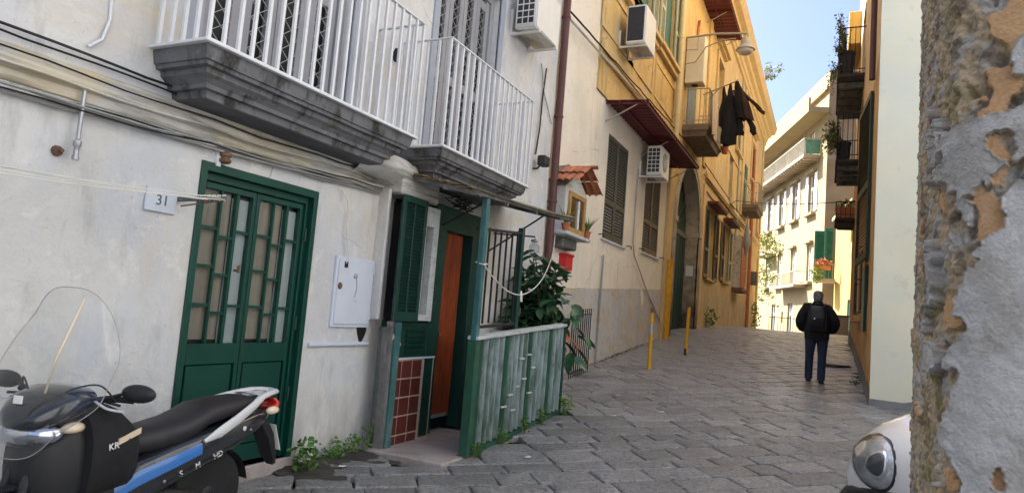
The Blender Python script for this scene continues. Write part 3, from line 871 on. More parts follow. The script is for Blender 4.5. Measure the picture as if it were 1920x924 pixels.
for h in LW[:2]:
    b = MB().box(W, W + .42, h[0] - .5, h[1] + .7, h[3] + .16, h[3] + .22)
    for k in range(9): b.box(W + .01, W + .45, h[0] - .5 + k * .31, h[0] - .32 + k * .31, h[3] + .22, h[3] + .25)
    b.build('window_hood', m_awn, pal)
for h in HW:
    hole_window(pal, h, W + .03)
    b = MB()
    x = W + .03
    b.box(x, x + .07, h[0] - .22, h[0], h[2] - .1, h[3] + .2).box(x, x + .07, h[1], h[1] + .22, h[2] - .1, h[3] + .2).box(x, x + .07, h[0], h[1], h[3], h[3] + .2)
    b.box(x, x + .14, h[0] - .3, h[1] + .3, h[3] + .42, h[3] + .5).box(x, x + .26, h[0] - .4, h[1] + .4, h[3] + .5, h[3] + .6).box(x, x + .18, h[0] - .35, h[1] + .35, h[3] + .6, h[3] + .66)
    b.box(x, x + .16, h[0] - .3, h[1] + .3, h[2] - .22, h[2] - .1)
    b.build('window_surround', m_trim, pal, bevel=.008)
for h in MW:
    hole_window(pal, h, W + .03)
    MB().box(W + .03, W + .22, h[0] - .2, h[1] + .2, h[2] - .22, h[2] - .06).build('window_sill', m_trim, pal, bevel=.01)
# upper shuttered windows over the cream house
for i, h in enumerate(UW):
    x = W + .03
    MB().box(x - .24, x - .22, h[0], h[1], h[2], h[3]).build('window', m_black, pal)
    ym = (h[0] + h[1]) / 2
    MB().box(x - .12, x - .08, h[0] + .02, ym - .01, h[2], h[3]).build('inner_shutter', m_dkteal, pal, bevel=.006)
    MB().box(x - .12, x - .08, ym + .01, h[1] - .02, h[2], h[3]).build('inner_shutter', m_dkteal, pal, bevel=.006)
    if i > 0:
        leaf(pal, x + .02, h[0] - .52, h[0] - .01, h[2] + .02, h[3], m_palegreen, True, .075, .4, .05)
        leaf(pal, x + .02, h[1] + .01, h[1] + .52, h[2] + .02, h[3], m_palegreen, True, .075, .4, .05)
    MB().box(x, x + .20, h[0] - .6, h[1] + .6, h[2] - .12, h[2]).build('window_sill', m_trim, pal, bevel=.01)
    MB().box(x, x + .12, h[0] - .55, h[1] + .55, h[2] - .26, h[2] - .121).build('sill_moulding', m_trim, pal, bevel=.01)
    b = MB()
    for a, c, d, e in ((h[0] - .55, h[0] - .47, 7.35, 8.35), (h[1] + .47, h[1] + .55, 7.35, 8.35), (h[0] - .47, h[1] + .47, 8.27, 8.35), (h[0] - .47, h[1] + .47, 7.35, 7.43)):
        b.box(x, x + .025, a, c, d, e)
    b.build('apron_panel', m_trim, pal)
# street door far along
MB().box(W - .2, W - .15, 41.5, 42.5, 1.4, 3.9).build('far_door', m_louvre2, pal)

def iron_balcony(parent, y0, y1, zt, xf, slabm, railm, xw=W, h=1.12, th=.24, sg=1, gap=.13):
    b = MB()
    xa, xb = (xw, xf)
    prs = [(.10, -th), (.05, -th * .6), (.0, -th * .5), (0, 0)]
    rings = [[(xa, y0 + i, zt + z), (xb - sg * i, y0 + i, zt + z), (xb - sg * i, y1 - i, zt + z), (xa, y1 - i, zt + z)] for i, z in prs]
    bal = b.loft(rings).build('balcony', slabm, parent)
    for zz, ww, nm in ((zt + h, .04, 'handrail'), (zt + .12, .02, 'bottom_rail')):
        MB().bar((xf - sg * .03, y0 + .03, zz), (xf - sg * .03, y1 - .03, zz), ww, .02).build(nm, railm, bal)
        for yy in (y0 + .03, y1 - .03): MB().bar((xw, yy, zz), (xf - sg * .03, yy, zz), ww, .02).build(nm, railm, bal)
    me = MB().box(-.009, .009, -.009, .009, 0, h).mesh('baluster')
    me.materials.append(railm)
    n = max(2, round(abs(xf - xw) / gap))
    for yy in (y0 + .03, y1 - .03):
        for i in range(1, n + 1): piece('baluster', me, bal, (xw + (xf - sg * .03 - xw) * i / n, yy, zt))
    m_ = max(2, round((y1 - y0) / (gap * 1.2)))
    for i in range(1, m_): piece('baluster', me, bal, (xf - sg * .03, y0 + .03 + (y1 - y0 - .06) * i / m_, zt))
    return bal
m_slabbrown = M('brown_balcony_stone', (.20, .155, .11), .9, .2, 4, .3, 30, stains=((5, (.10, .08, .06), .5, .7, .7),))
iron_balcony(pal, 20.4, 23.3, 7.68, -3.48, m_slabbrown, m_rail, th=.36)
iron_balcony(pal, 36.0, 38.8, 7.95, -3.40, m_slabbrown, m_rail, th=.36)
h = (20.9, 22.2, 7.7, 10.2)
MB().box(W + .031, W + .06, *h).build('balcony_door', m_greendk, pal)
MB().box(W + .061, W + .075, 37.0, 38.0, 7.97, 10.3).build('balcony_door', m_dkteal, pal)
MB().tube([(W + .08, 34.2, 6.0), (W + .08, 34.2, 14)], .05, 8).build('slim_drainpipe', m_palegreen, pal, smooth=40)

# ------------------------------------------------------------------ building on the right
RX = .64
rb = thing('right_building', 'ivory end wall and orange-ochre street front of the house on the right', 'building', (RX, 14, .6))
wall_sheet('end_wall', rb, (0, 12.1, 0), (1, 0, 0), (0, -1, 0), RX, 6, .55, 16.5, [], m_rightwall, .1, .014, .3)
wall_sheet('street_wall', rb, (RX, 0, 0), UY, (-1, 0, 0), 12.1, 24, -.5, 6.3, [(13.4, 15.1, 3.0, 6.02), (18.5, 20.2, 5.95, 6.3)], m_rightochre, .2, .014, .3)
wall_sheet('upper_street_wall', rb, (RX, 0, 0), UY, (-1, 0, 0), 12.1, 24, 6.3, 16.5, [(18.6, 20.4, 8.1, 10.4), (18.5, 20.2, 6.3, 7.6)], m_goldwall, .2, .014, .3)
b = MB()
b.sheet(lambda u, v: (RX - .012 + 5 * u, 12.085 - .012 * fbm((u * 30, v * 3, 0), 3), -.5 + (1.14 + .04 * fbm((u * 40, 7, 0), 4)) * v), 80, 8)
b.sheet(lambda u, v: (RX - .012 - .02 * fbm((0, u * 20, v * 4), 3) - .02 * (1 - v), 12.085 + 11.9 * u, -.5 + (1.3 + u * 1.0 + .10 * fbm((u * 30, 2, 0), 4)) * v), 80, 8)
b.build('dado', m_rdado, rb, smooth=50)
MB().box(RX + .25, 6, 12.4, 23.9, 0, 16.4).box(RX, 6, 23.9, 24.02, 0, 16.4).build('rear_masonry', m_rightochre, rb)
for h in ((13.4, 15.1, 3.0, 6.02), (18.6, 20.4, 8.1, 10.4), (18.5, 20.2, 5.95, 7.6)):
    MB().box(RX + .16, RX + .19, *h).build('window', m_black, rb)
# tall dark shutter folded out from the wall near the corner
sh = MB()
P, Q = Vector((RX - .01, 13.35, 0)), Vector((RX - .13, 15.0, 0))
def sp(t, z, d=0): return P.lerp(Q, t) + Vector((-.99 * d, -.07 * d, z))
for t in (0, .96): sh.loft([[sp(t, 3.0), sp(t + .04, 3.0), sp(t + .04, 3.0, .05), sp(t, 3.0, .05)], [sp(t, 6.05), sp(t + .04, 6.05), sp(t + .04, 6.05, .05), sp(t, 6.05, .05)]])
for z in (3.0, 4.3, 5.95): sh.bar(sp(.04, z + .06, .025), sp(.96, z + .06, .025), .05, .12)
so = sh.build('tall_shutter', m_greendk, rb)
js = MB()
for k in range(44): js.bar(sp(.04, 3.15 + k * .064, .03), sp(.96, 3.15 + k * .064, .03), .045, .010, (-.6, 0, .8))
js.build('louvres', m_louvre, so)['kind'] = 'stuff'
m_darkslab = M('dark_wooden_balcony', (.055, .045, .042), .85, .2, 4, .3, 30)
iron_balcony(rb, 18.0, 21.3, 8.08, .02, m_darkslab, m_iron, RX, 1.2, .14, -1, .12)
iron_balcony(rb, 18.0, 20.6, 5.90, .05, m_darkslab, m_iron, RX, 1.15, .12, -1, .12)
iron_balcony(rb, 21.9, 23.6, 5.05, .10, m_darkslab, m_iron, RX, .5, .14, -1, .15)
for k in range(5): MB().box(.06, RX, 18.25 + k * .65, 18.42 + k * .65, 7.80, 7.94).build('joist', m_oldwood, rb)
for k in range(4): MB().box(.1, RX, 18.2 + k * .62, 18.36 + k * .62, 5.68, 5.78).build('joist', m_oldwood, rb)
# pale boxed balcony higher up
b = MB().box(.30, RX, 21.6, 23.8, 10.3, 10.42).box(.30, .38, 21.6, 23.8, 10.42, 11.3).box(.38, RX, 21.6, 21.68, 10.42, 11.3)
b.build('boxed_balcony', m_faryel, rb, bevel=.01)
MB().tube([(RX - .07, 12.9, 6.1), (RX - .07, 12.9, 14)], .05, 8).build('drainpipe', m_brownpipe, rb, smooth=40)
gr = MB()
for k in range(9): gr.bar((RX - .10, 16.0 + k * .16, 2.1), (RX - .10, 16.0 + k * .16, 3.5), .02)
for z in (2.1, 2.8, 3.5): gr.bar((RX - .10, 15.95, z), (RX - .10, 17.35, z), .025).bar((RX, 15.95, z), (RX - .1, 15.95, z), .02).bar((RX, 17.35, z), (RX - .1, 17.35, z), .02)
gr.build('window_grille', m_iron, rb)
MB().box(RX - .012, RX - .002, 16.05, 17.25, 2.15, 3.45).build('grille_backing', m_black, rb)
MB().box(RX - .16, RX, 15.9, 17.4, 1.9, 2.0).build('window_ledge', m_rightochre, rb, bevel=.01)
MB().box(RX - .06, RX, 13.55, 14.5, 1.7, 2.9).build('meter_cover', m_greendk, rb, bevel=.01)

# unseen house added right of the camera to bounce warm light into the lane
cy = thing('bounce_house', 'unseen house added to bounce light, hidden behind the crumbling wall end', 'building', (6, 3, 0))
wall_sheet('wall', cy, (5.2, 0, 0), UY, (-1, 0, 0), -16, 12.0, -1, 13, [(k, k + 1.2, z, z + 2.2) for k in (-13, -9, -5, -1, 3, 7) for z in (1, 5, 9)], m_square, .2, .012, .6)
MB().box(5.5, 13, -16, 12, -1, 13).build('rear_masonry', m_square, cy)
sb = thing('set_back_bounce_house', 'tall tan house added out of view behind the dark balconies to bounce light', 'building', (2.2, 34, 1.4))  # unseen house added to throw sunlight back onto the ochre front
wall_sheet('wall', sb, (2.1, 0, 0), UY, (-1, 0, 0), 24.05, 43.5, 0, 17, [(k, k + 1.2, z, z + 2.2) for k in (26, 30, 34, 38) for z in (3, 7, 11)], m_fartan, .2, .012, .8)
MB().box(2.4, 9, 24.05, 43.5, 0, 17).build('rear_masonry', m_fartan, sb)

# ------------------------------------------------------------------ far end of the lane: sunlit block where the lane bends
TH = RD(18.8)
FO, FU = Vector((-.42, 54, 0)), Vector((-math.sin(TH), math.cos(TH), 0))
FN = Vector((-FU.y, FU.x, 0))
fb = thing('far_apartment_block', 'sunlit cream apartment block at the far bend of the lane', 'building', (-.42, 54, 1.5))
def fbx(b, a0, a1, d0, d1, z0, z1):
    c = [(a0, d0), (a1, d0), (a1, d1), (a0, d1)]
    lo = [FO + FU * a + FN * d + Vector((0, 0, z0)) for a, d in c]
    return b.loft([lo, [p + Vector((0, 0, z1 - z0)) for p in lo]])
FWN = [(2.4, 3.9, 11, 14.0), (6.6, 8.1, 11, 14.0), (10.6, 12.1, 11, 14), (14.6, 16.0, 11, 14),
       (2.6, 3.8, 5.6, 8.4), (6.8, 8.0, 5.6, 8.4), (10.8, 12, 5.6, 8.4), (14.8, 16, 5.6, 8.4),
       (6.8, 8.3, 1.3, 3.9), (11.7, 13.3, 1.3, 3.9), (2.6, 3.9, 1.3, 3.9), (9.6, 10.1, 2.2, 3.2),
       (3.0, 4.2, 15.3, 17.6), (6.2, 7.5, 15.3, 17.6), (10, 11.3, 15.3, 17.6), (13.6, 15, 15.3, 17.6)]
wall_sheet('wall', fb, FO, FU, FN, 0, 26, 0, 21.4, FWN, m_far, .3, .02, 1.0)
for h in FWN:
    b = fbx(MB(), h[0], h[1], -.3, -.27, h[2], h[3])
    o = b.build('window', m_black, fb)
    b = MB()
    am = (h[0] + h[1]) / 2
    for a, c in ((h[0], h[0] + .14), (h[1] - .14, h[1]), (am - .08, am + .08)): fbx(b, a, c, -.26, -.16, h[2], h[3])
    fbx(b, h[0], h[1], -.25, -.17, h[2] + (h[3] - h[2]) * .62, h[2] + (h[3] - h[2]) * .68)
    b.build('window_frame', m_label, o)
    if 5 < h[2] < 12:
        fbx(MB(), h[0] - .3, h[1] + .3, 0, .35, h[2] - .3, h[2] - .1).build('window_sill', m_far, fb)
        fbx(MB(), h[0] - .25, h[1] + .25, 0, .30, h[3] + .15, h[3] + .3).build('window_hood', m_far, fb)
        if h[2] > 9:
            fbx(MB(), h[0] - .62, h[0] - .02, .02, .08, h[2], h[3]).build('shutter', m_curtw, fb)
            fbx(MB(), h[1] + .02, h[1] + .62, .02, .08, h[2], h[3]).build('shutter', m_curtw, fb)
b = MB()
fbx(b, -.1, 26, 0, 1.5, 18.1, 18.5)
fbx(b, -.1, 26, 1.35, 1.5, 18.5, 19.2)
fbx(b, -.1, 26, -.1, .25, 19.9, 20.15)
b.build('eave', m_far, fb)
b = MB()
for k in range(9): fbx(b, 1.5 + k * 2.6, 1.9 + k * 2.6, .002, .03, 20.4, 21.0)
b.build('parapet_vent', m_fartan, fb)
b = fbx(MB(), 1.5, 20, 0, 1.25, 15.0, 15.25)
bal = b.build('balcony', m_fartan, fb)
me = fbx(MB(), -.02, .02, -.02, .02, 0, 1.2)
me.v = [tuple(Vector(v) - FO) for v in me.v]
me = me.mesh('baluster')
me.materials.append(m_rail)
for k in range(76): piece('baluster', me, bal, FO + FU * (1.55 + k * .24) + FN * 1.2 + Vector((0, 0, 15.25)))
for k in range(5): piece('baluster', me, bal, FO + FU * 1.55 + FN * (.2 + k * .22) + Vector((0, 0, 15.25)))
fbx(MB(), 1.5, 20, 1.16, 1.24, 16.45, 16.52).build('handrail', m_rail, bal)
fbx(MB(), 1.5, 1.58, 0, 1.159, 16.45, 16.52).build('handrail', m_rail, bal)
b = MB()
for k in range(24): fbx(b, 1.7 + k * .76, 1.95 + k * .76, .02, 1.15, 14.85, 14.998)
b.build('balcony_joists', m_fartan, bal)
b = fbx(MB(), 1.52, 1.56, .02, 1.1, 15.3, 16.4)
b.build('green_screen', M('green_net', (.10, .24, .17), .8, .2, 3), bal)
for a, z, w in ((3.6, 5.3, 6.5), (12.6, 8.6, 3.6)):
    o = fbx(MB(), a, a + w, 0, 1.0, z - .2, z).build('balcony', m_fartan, fb)
    b = fbx(MB(), a, a + w, .95, 1.0, z + 1.0, z + 1.06)
    fbx(b, a, a + .05, 0, 1, z + 1.0, z + 1.06)
    for k in range(int(w / .2)): fbx(b, a + k * .2, a + k * .2 + .03, .96, .99, z, z + 1)
    b.build('railing', m_rail, o)
b = MB()
c = [FO + FN * -.4 + FU * .2, FO + FN * -.4 + FU * 26, Vector((9, 82, 0)), Vector((9, 54.2, 0))]
b.loft([[p for p in c], [p + Vector((0, 0, 21.38)) for p in c]]).build('rear_masonry', m_fartan, fb)
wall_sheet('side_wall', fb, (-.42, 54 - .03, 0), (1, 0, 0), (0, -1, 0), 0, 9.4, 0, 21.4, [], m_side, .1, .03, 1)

# yellow house before it on the right
yh = thing('yellow_house', 'low bright yellow house beyond the dark balconies with green balcony shutters', 'building', (1.0, 48, 1.5))
Y0, Y1 = Vector((1.40, 44.4, 0)), Vector((.36, 52.6, 0))
YU = (Y1 - Y0).normalized()
YN = Vector((-YU.y, YU.x, 0))
wall_sheet('wall', yh, Y0, YU, YN, 0, (Y1 - Y0).length, 0, 9.6, [(1.2, 2.4, 1.4, 3.8)], m_faryel, .2, .02, .8)
b = MB()
c = [Y0 - YN * .25, Y1 - YN * .25, Vector((7, 53.4, 0)), Vector((7, 44.4, 0))]
b.loft([c, [p + Vector((0, 0, 9.55)) for p in c]]).build('rear_masonry', m_faryel, yh)
c = [Y0 + YN * .3, Y1 + YN * .3, Vector((7, 53.2, 0)), Vector((7, 44.0, 0))]
b = MB()
b.loft([[p + Vector((0, 0, 9.6)) for p in c], [p + Vector((0, 0, 9.85)) for p in c]]).build('cornice', m_far, yh)
MB().bar(Y0 + YU * 1.2 - YN * .1 + Vector((0, 0, 2.6)), Y0 + YU * 2.4 - YN * .1 + Vector((0, 0, 2.6)), .06, 2.4).build('door', m_greendk, yh)
o = MB().box(-1.0, .42, 50.2, 52.4, 5.15, 5.32).build('balcony', m_fartan, yh)
b = MB().box(-1.0, -.95, 50.2, 52.4, 6.3, 6.36).box(-.95, .42, 50.2, 50.25, 6.3, 6.36)
for k in range(9): b.box(-.98, -.96, 50.22 + k * .27, 50.24 + k * .27, 5.32, 6.3)
for k in range(6): b.box(-.95 + k * .23, -.93 + k * .23, 50.2, 50.22, 5.32, 6.3)
b.build('railing', m_rail, o)
for x0, x1, yy in ((-.34, .18, 50.9), (-1.02, -.36, 52.3)):
    o = MB().box(x0, x1, yy, yy + .06, 5.4, 8.9).build('green_shutter', m_dkteal, yh, bevel=.01)
    b = MB()
    for k in range(26): b.bar((x0 + .05, yy - .012, 5.5 + k * .13), (x1 - .05, yy - .012, 5.5 + k * .13), .05, .012, (0, -.6, .8))
    b.build('louvres', m_dkteal, o)['kind'] = 'stuff'

# ------------------------------------------------------------------ peeling wall end right beside the camera
def pillar():
    plan = [(.20, 2.05), (.178, 1.86), (.171, 1.75), (.172, 1.62), (.178, 1.5), (.192, 1.42), (.232, 1.38), (.29, 1.362), (.41, 1.345), (.56, 1.335)]
    pts = []
    for k in range(len(plan) - 1):                       # smooth curve through the plan points
        p0, p1, p2, p3 = [Vector(plan[max(0, min(len(plan) - 1, k + d))]) for d in (-1, 0, 1, 2)]
        n = max(2, int((p2 - p1).length / (.0026 if .5 < k + .5 < len(plan) - 1.6 else .008)))
        for i in range(n):
            t = i / n
            pts.append(.5 * ((2 * p1) + (p2 - p0) * t + (2 * p0 - 5 * p1 + 4 * p2 - p3) * t * t + (3 * p1 - p0 - 3 * p2 + p3) * t ** 3))
    pts.append(Vector(plan[-1]))
    zs = [-.3, 0, .3, .5, .6, .7, .78, .84, .88] + [.9 + .02 * i for i in range(10)] + [1.1 + .003 * i for i in range(451)] + [2.48, 2.53, 2.58, 2.65, 2.8, 3, 3.5, 4.5, 6.5]
    nrm = []
    for i in range(len(pts)):
        d = (pts[min(i + 1, len(pts) - 1)] - pts[max(i - 1, 0)]).normalized()
        nrm.append(Vector((-d.y, d.x)) * -1 if False else Vector((d.y, -d.x)))
    # outward is towards the camera side
    cen = Vector((.5, 1.8))
    vs, cols = [], []
    # position across the face as seen from the lane: 0 at the outer arris, 1 well round the front
    acc = [0]
    for i in range(1, len(pts)): acc.append(acc[-1] + (pts[i] - pts[i - 1]).length)
    i0 = min(range(len(pts)), key=lambda i: (pts[i] - Vector((.171, 1.75))).length)
    i1 = min(range(len(pts)), key=lambda i: (pts[i] - Vector((.29, 1.362))).length)
    def sx(i): return (acc[i] - acc[i0]) / (acc[i1] - acc[i0])
    white, tan, ochre, grey, brown = (.42, .415, .41), (.42, .33, .22), (.50, .30, .15), (.36, .345, .32), (.17, .135, .10)
    moss = (.23, .19, .07)
    def lerp(a, b, t): return tuple(x + (y - x) * t for x, y in zip(a, b))
    def ss(x, a, b):
        t = max(0, min(1, (x - a) / (b - a)))
        return t * t * (3 - 2 * t)
    BY = [0, 150, 205, 225, 260, 300, 400, 470, 490, 560, 700, 817, 900, 1000]
    BX = [1990, 1990, 1930, 1850, 1772, 1768, 1785, 1830, 1832, 1816, 1803, 1790, 1815, 1810]
    def blob(px, py, x, y, rx, ry): return math.exp(-((px - x) / rx) ** 2 - ((py - y) / ry) ** 2)
    for z in zs:
        for i, p in enumerate(pts):
            n = nrm[i]
            if n.dot(p - cen) < 0: n = -n
            q = Vector((p.x * 1.0, p.y, z))
            s = max(-.3, min(1.6, (p.x / p.y - .0977) / .1155))
            v = (.441 - (z - 1.6) / p.y) / .61
            px, py = s * 210, v * 924                    # position on the face, in hundredths of its visible width
            px += 1710
            edge = 30 * noise.fractal(q * 9, 1, 2, 5) + 22 * noise.fractal(q * 30 + Vector((4, 4, 4)), 1, 2, 3)
            wsc = (px - float(np.interp(py, BY, BX)) + edge) / 100
            wsc = max(wsc, blob(px, py, 1737, 565, 22, 80) * .7 - .35 + edge * .011, blob(px, py, 1912, 105, 18, 40) - .5 + edge * .011, blob(px, py, 1752, 700, 25, 40) * .7 - .42 + edge * .006)
            wsc = min(wsc, .45 - blob(px, py, 1876, 282, 22, 20) - .9 * blob(px, py, 1850, 430, 30, 55) - blob(px, py, 1880, 905, 16, 26) - .6 * blob(px, py, 1835, 520, 20, 20) + edge * .016)
            k2 = noise.fractal(q * 8 + Vector((9, 2, 4)), 1, 2, 5) + .3 * noise.fractal(q * 32, 1, 2, 3)
            osc = blob(px, py, 1905, 40, 45, 60) + .9 * blob(px, py, 1880, 170, 55, 60) + blob(px, py, 1865, 300, 45, 60) + blob(px, py, 1850, 440, 50, 60) + .7 * blob(px, py, 1790, 620, 30, 50) + .8 * blob(px, py, 1880, 905, 25, 40) + .75 * k2 - .5
            w = ss(wsc, -.004, .016) * ss(s, .10, .16)
            o = ss(osc, -.01, .03)
            rough_ = noise.fractal(q * 14 + Vector((3, 3, 3)), 1, 2, 6)
            pits = max(0, noise.fractal(q * 34, 1, 2, 4) - .25)
            flat_ = .35 + .65 * ss(s, .05, .3)
            d_under = flat_ * (.006 * rough_ - .022 * pits + .004 * noise.fractal(q * 7, 1, 2, 3)) + .0055 * noise.fractal(q * 75, 1, 2, 3)
            d_ochre = .008 + .0025 * rough_
            d_white = .0195 + .0016 * noise.fractal(q * 45, 1, 2, 4) + .004 * noise.fractal(q * 9, 1, 2, 3) + .004 * ss(wsc, .12, 0)
            d = d_under * (1 - o) + d_ochre * o
            d = d * (1 - w) + d_white * w
            under = lerp(tan, grey, ss(noise.fractal(q * 16 + Vector((1, 7, 2)), 1, 2, 5), -.15, .3))
            under = lerp(under, brown, ss(noise.fractal(q * 20 + Vector((5, 1, 8)), 1, 2, 5), .08, .4) * .9)
            under = lerp(under, moss, .7 * ss(noise.fractal(q * 13 + Vector((8, 8, 0)), 1, 2, 4) + .5 * math.exp(-((s - .22) / .12) ** 2 - ((v - .9) / .12) ** 2) + .4 * math.exp(-((s - .25) / .06) ** 2 - ((v - .15) / .15) ** 2), .22, .5) * .85)
            c = lerp(under, ochre, o * .9)
            wc = lerp(white, (.30, .285, .26), ss(noise.fractal(q * 12, 1, 2, 5), -.05, .4) * .75)
            c = lerp(c, wc, w)
            vs.append((p.x + n.x * (d - .012), p.y + n.y * (d - .012), z))
            cols.append((*c, 1))
    Wn = len(pts)
    fs = [(j * Wn + i, j * Wn + i + 1, (j + 1) * Wn + i + 1, (j + 1) * Wn + i) for j in range(len(zs) - 1) for i in range(Wn - 1)]
    m = bpy.data.materials.new('peeling_plaster_layers')
    m.use_nodes = True
    N, L = m.node_tree.nodes, m.node_tree.links
    at = N.new('ShaderNodeAttribute'); at.attribute_name = 'layer_colour'
    ns = N.new('ShaderNodeTexNoise'); ns.inputs['Scale'].default_value = 170; ns.inputs['Detail'].default_value = 8
    geo = N.new('ShaderNodeNewGeometry'); L.new(geo.outputs['Position'], ns.inputs['Vector'])
    hs = N.new('ShaderNodeHueSaturation'); L.new(at.outputs['Color'], hs.inputs['Color'])
    mr = N.new('ShaderNodeMapRange'); mr.inputs['To Min'].default_value = .72; mr.inputs['To Max'].default_value = 1.28
    L.new(ns.outputs['Fac'], mr.inputs['Value']); L.new(mr.outputs[0], hs.inputs['Value'])
    b_ = N['Principled BSDF']; b_.inputs['Roughness'].default_value = .92
    L.new(hs.outputs[0], b_.inputs['Base Color'])
    bp = N.new('ShaderNodeBump'); bp.inputs['Strength'].default_value = .7; bp.inputs['Distance'].default_value = .004
    L.new(ns.outputs['Fac'], bp.inputs['Height']); L.new(bp.outputs[0], b_.inputs['Normal'])
    root = thing('peeling_wall_end', 'crumbling wall end with white, tan and orange plaster layers peeling off', 'wall', (.4, 1.7, 0))
    b = MB(); b.v = vs; b.f = fs
    o = b.build('plaster_face', m, root, smooth='all', recalc=False)
    ca = o.data.color_attributes.new('layer_colour', 'FLOAT_COLOR', 'POINT')
    ca.data.foreach_set('color', [x for c in cols for x in c])
    MB().box(.24, 3.2, 1.42, 2.2, -.3, 6.4).box(.545, 3.2, 1.36, 1.42, -.3, 6.4).build('masonry_core', m_fartan, root)
pillar()

# ------------------------------------------------------------------ small things on the white wall
def text_part(body, size, mat, parent, loc, right, upv, extrude=.002, name='lettering', spacing=1.0):
    cu = bpy.data.curves.new('lettering', 'FONT')
    cu.body, cu.size, cu.extrude, cu.align_x, cu.align_y, cu.space_character = body, size, extrude, 'CENTER', 'CENTER', spacing
    tmp = bpy.data.objects.new('lettering_curve', cu)
    COL.objects.link(tmp)
    bpy.context.view_layer.update()
    me = bpy.data.meshes.new_from_object(tmp.evaluated_get(bpy.context.evaluated_depsgraph_get()))
    bpy.data.objects.remove(tmp)
    me.materials.clear()
    me.materials.append(mat)
    r, u = Vector(right).normalized(), Vector(upv).normalized()
    n = r.cross(u)
    for v in me.vertices: v.co = Vector(loc) + r * v.co.x + u * v.co.y + n * v.co.z - base(parent)
    o = bpy.data.objects.new(name, me)
    COL.objects.link(o)
    o.parent = parent
    return o

t = thing('number_plaque', 'small marble plaque reading 31 beside the green door', 'sign', (W, 3.15, 2.07))
MB().box(W, W + .02, 3.03, 3.27, 2.07, 2.24).build('slab', m_marble, t, bevel=.004)
text_part('31', .105, m_letter, t, (W + .021, 3.155, 2.152), (0, 1, .02), (0, 0, 1))

t = thing('meter_cabinet', 'pale blue metal meter door on the white wall beside the porch', 'meter box', (W, 5.35, 1.3))
MB().box(W, W + .03, 5.06, 5.65, 1.28, 1.97).build('frame', m_box, t, bevel=.004)
MB().box(W + .03, W + .042, 5.09, 5.62, 1.31, 1.94).build('door', m_box, t, bevel=.004)
MB().box(W + .043, W + .047, 5.16, 5.21, 1.86, 1.92).build('cut_hole', m_black, t)
MB().lathe([(.025, 0), (.025, .012), (.012, .018)], (W + .042, 5.34, 1.79), 12, 'x').build('lock', m_zinc, t)
MB().tube([(W + .045, 5.36, 1.78), (W + .048, 5.375, 1.68), (W + .045, 5.36, 1.58)], .004, 5).build('scratch_wire', m_cablegrey, t)
MB().sph((W + .045, 5.12, 1.68), (.02, .03, .035), 8, 5).build('rust_lump', m_rust, t)
for z in (1.36, 1.83): MB().tube([(W + .045, 5.625, z), (W + .045, 5.625, z + .07)], .011).build('hinge', m_box, t)

single('dado_rail', MB().box(W - .005, W + .035, 4.80, 5.68, 1.10, 1.135), m_box, 'pale horizontal rail on the wall between green door and porch', 'rail', bevel=.006)

def smooth_path(P, n=6):
    P = [Vector(p) for p in P]
    out = []
    for k in range(len(P) - 1):
        p0, p1, p2, p3 = [P[max(0, min(len(P) - 1, k + d))] for d in (-1, 0, 1, 2)]
        for i in range(n):
            t = i / n
            out.append(.5 * ((2 * p1) + (p2 - p0) * t + (2 * p0 - 5 * p1 + 4 * p2 - p3) * t * t + (3 * p1 - p0 - 3 * p2 + p3) * t ** 3))
    return out + [P[-1]]
def sag(p, q, s, n=14, jit=0):
    p, q = Vector(p), Vector(q)
    return [p.lerp(q, i / n) - Vector((0, 0, s * 4 * (i / n) * (1 - i / n))) + Vector((0, 0, jit * fbm((i * .7, q.x, q.z), 2))) for i in range(n + 1)]
def cable(label, pts, r, mat, cat='cable', group='cables on the walls', name='wall_cable'):
    return single(name, MB().tube(pts, r, 6), mat, label, cat, group, smooth=60)
cable('black cable above the cream moulding of the white house, upper of the two', sag((W + .05, -3, 3.02), (W + .05, 3.1, 2.965), .02, 30, .015), .009, m_cable)
cable('black cable above the cream moulding of the white house, lower of the two', sag((W + .055, -3, 2.985), (W + .055, 3.4, 2.93), .03, 30, .02), .007, m_cable)
cable('grey conduit under the cream moulding of the white house', sag((W + .03, -3, 2.50), (W + .03, 5.6, 2.665), .0, 40, .02), .016, m_cablegrey)
cable('thin dark cable sagging below the moulding above the green door', sag((W + .05, -3, 2.66), (W + .05, 5.62, 2.70), .05, 40, .012), .007, m_cable)
cable('thin grey cable running to the porch shutter above the green door', sag((W + .06, 1.5, 2.66), (W + .06, 5.62, 2.73), .08, 30, .012), .009, m_cablegrey)
for k, (z0_, z1_, sg_, rr_, mm_) in enumerate(((2.62, 2.74, .10, .006, m_cable), (2.58, 2.70, .03, .008, m_cablegrey), (2.92, 2.84, .05, .006, m_cable), (2.80, 2.80, .06, .010, m_cornice))):
    cable(['thin dark cable slung lowest along the white house moulding', 'second grey cable clipped below the white house moulding', 'dark cable running behind the first balcony along the moulding', 'painted-over cable on the face of the white house moulding'][k], sag((W + .075 + .008 * k, -3, z0_), (W + .07, 5.6, z1_), sg_, 36, .03), rr_, mm_)
cable('frayed loose cable end above the meter door', [(W + .02, 5.0, 2.62), (W + .05, 5.1, 2.5), (W + .03, 5.16, 2.36), (W + .05, 5.12, 2.26), (W + .03, 5.17, 2.12), (W + .05, 5.2, 1.98), (W + .045, 5.18, 1.9)], .005, m_rope)
cable('pale cable bending down the wall at the upper left', [(W + .015, 2.62, 4.6), (W + .015, 2.60, 3.6), (W + .015, 2.62, 3.25), (W + .03, 2.58, 3.1), (W + .03, 2.50, 3.02)], .012, m_whitepaint)
t = thing('pipe_stub', 'short vertical zinc pipe with tap on the white wall', 'pipe', (W, 2.5, 2.28))
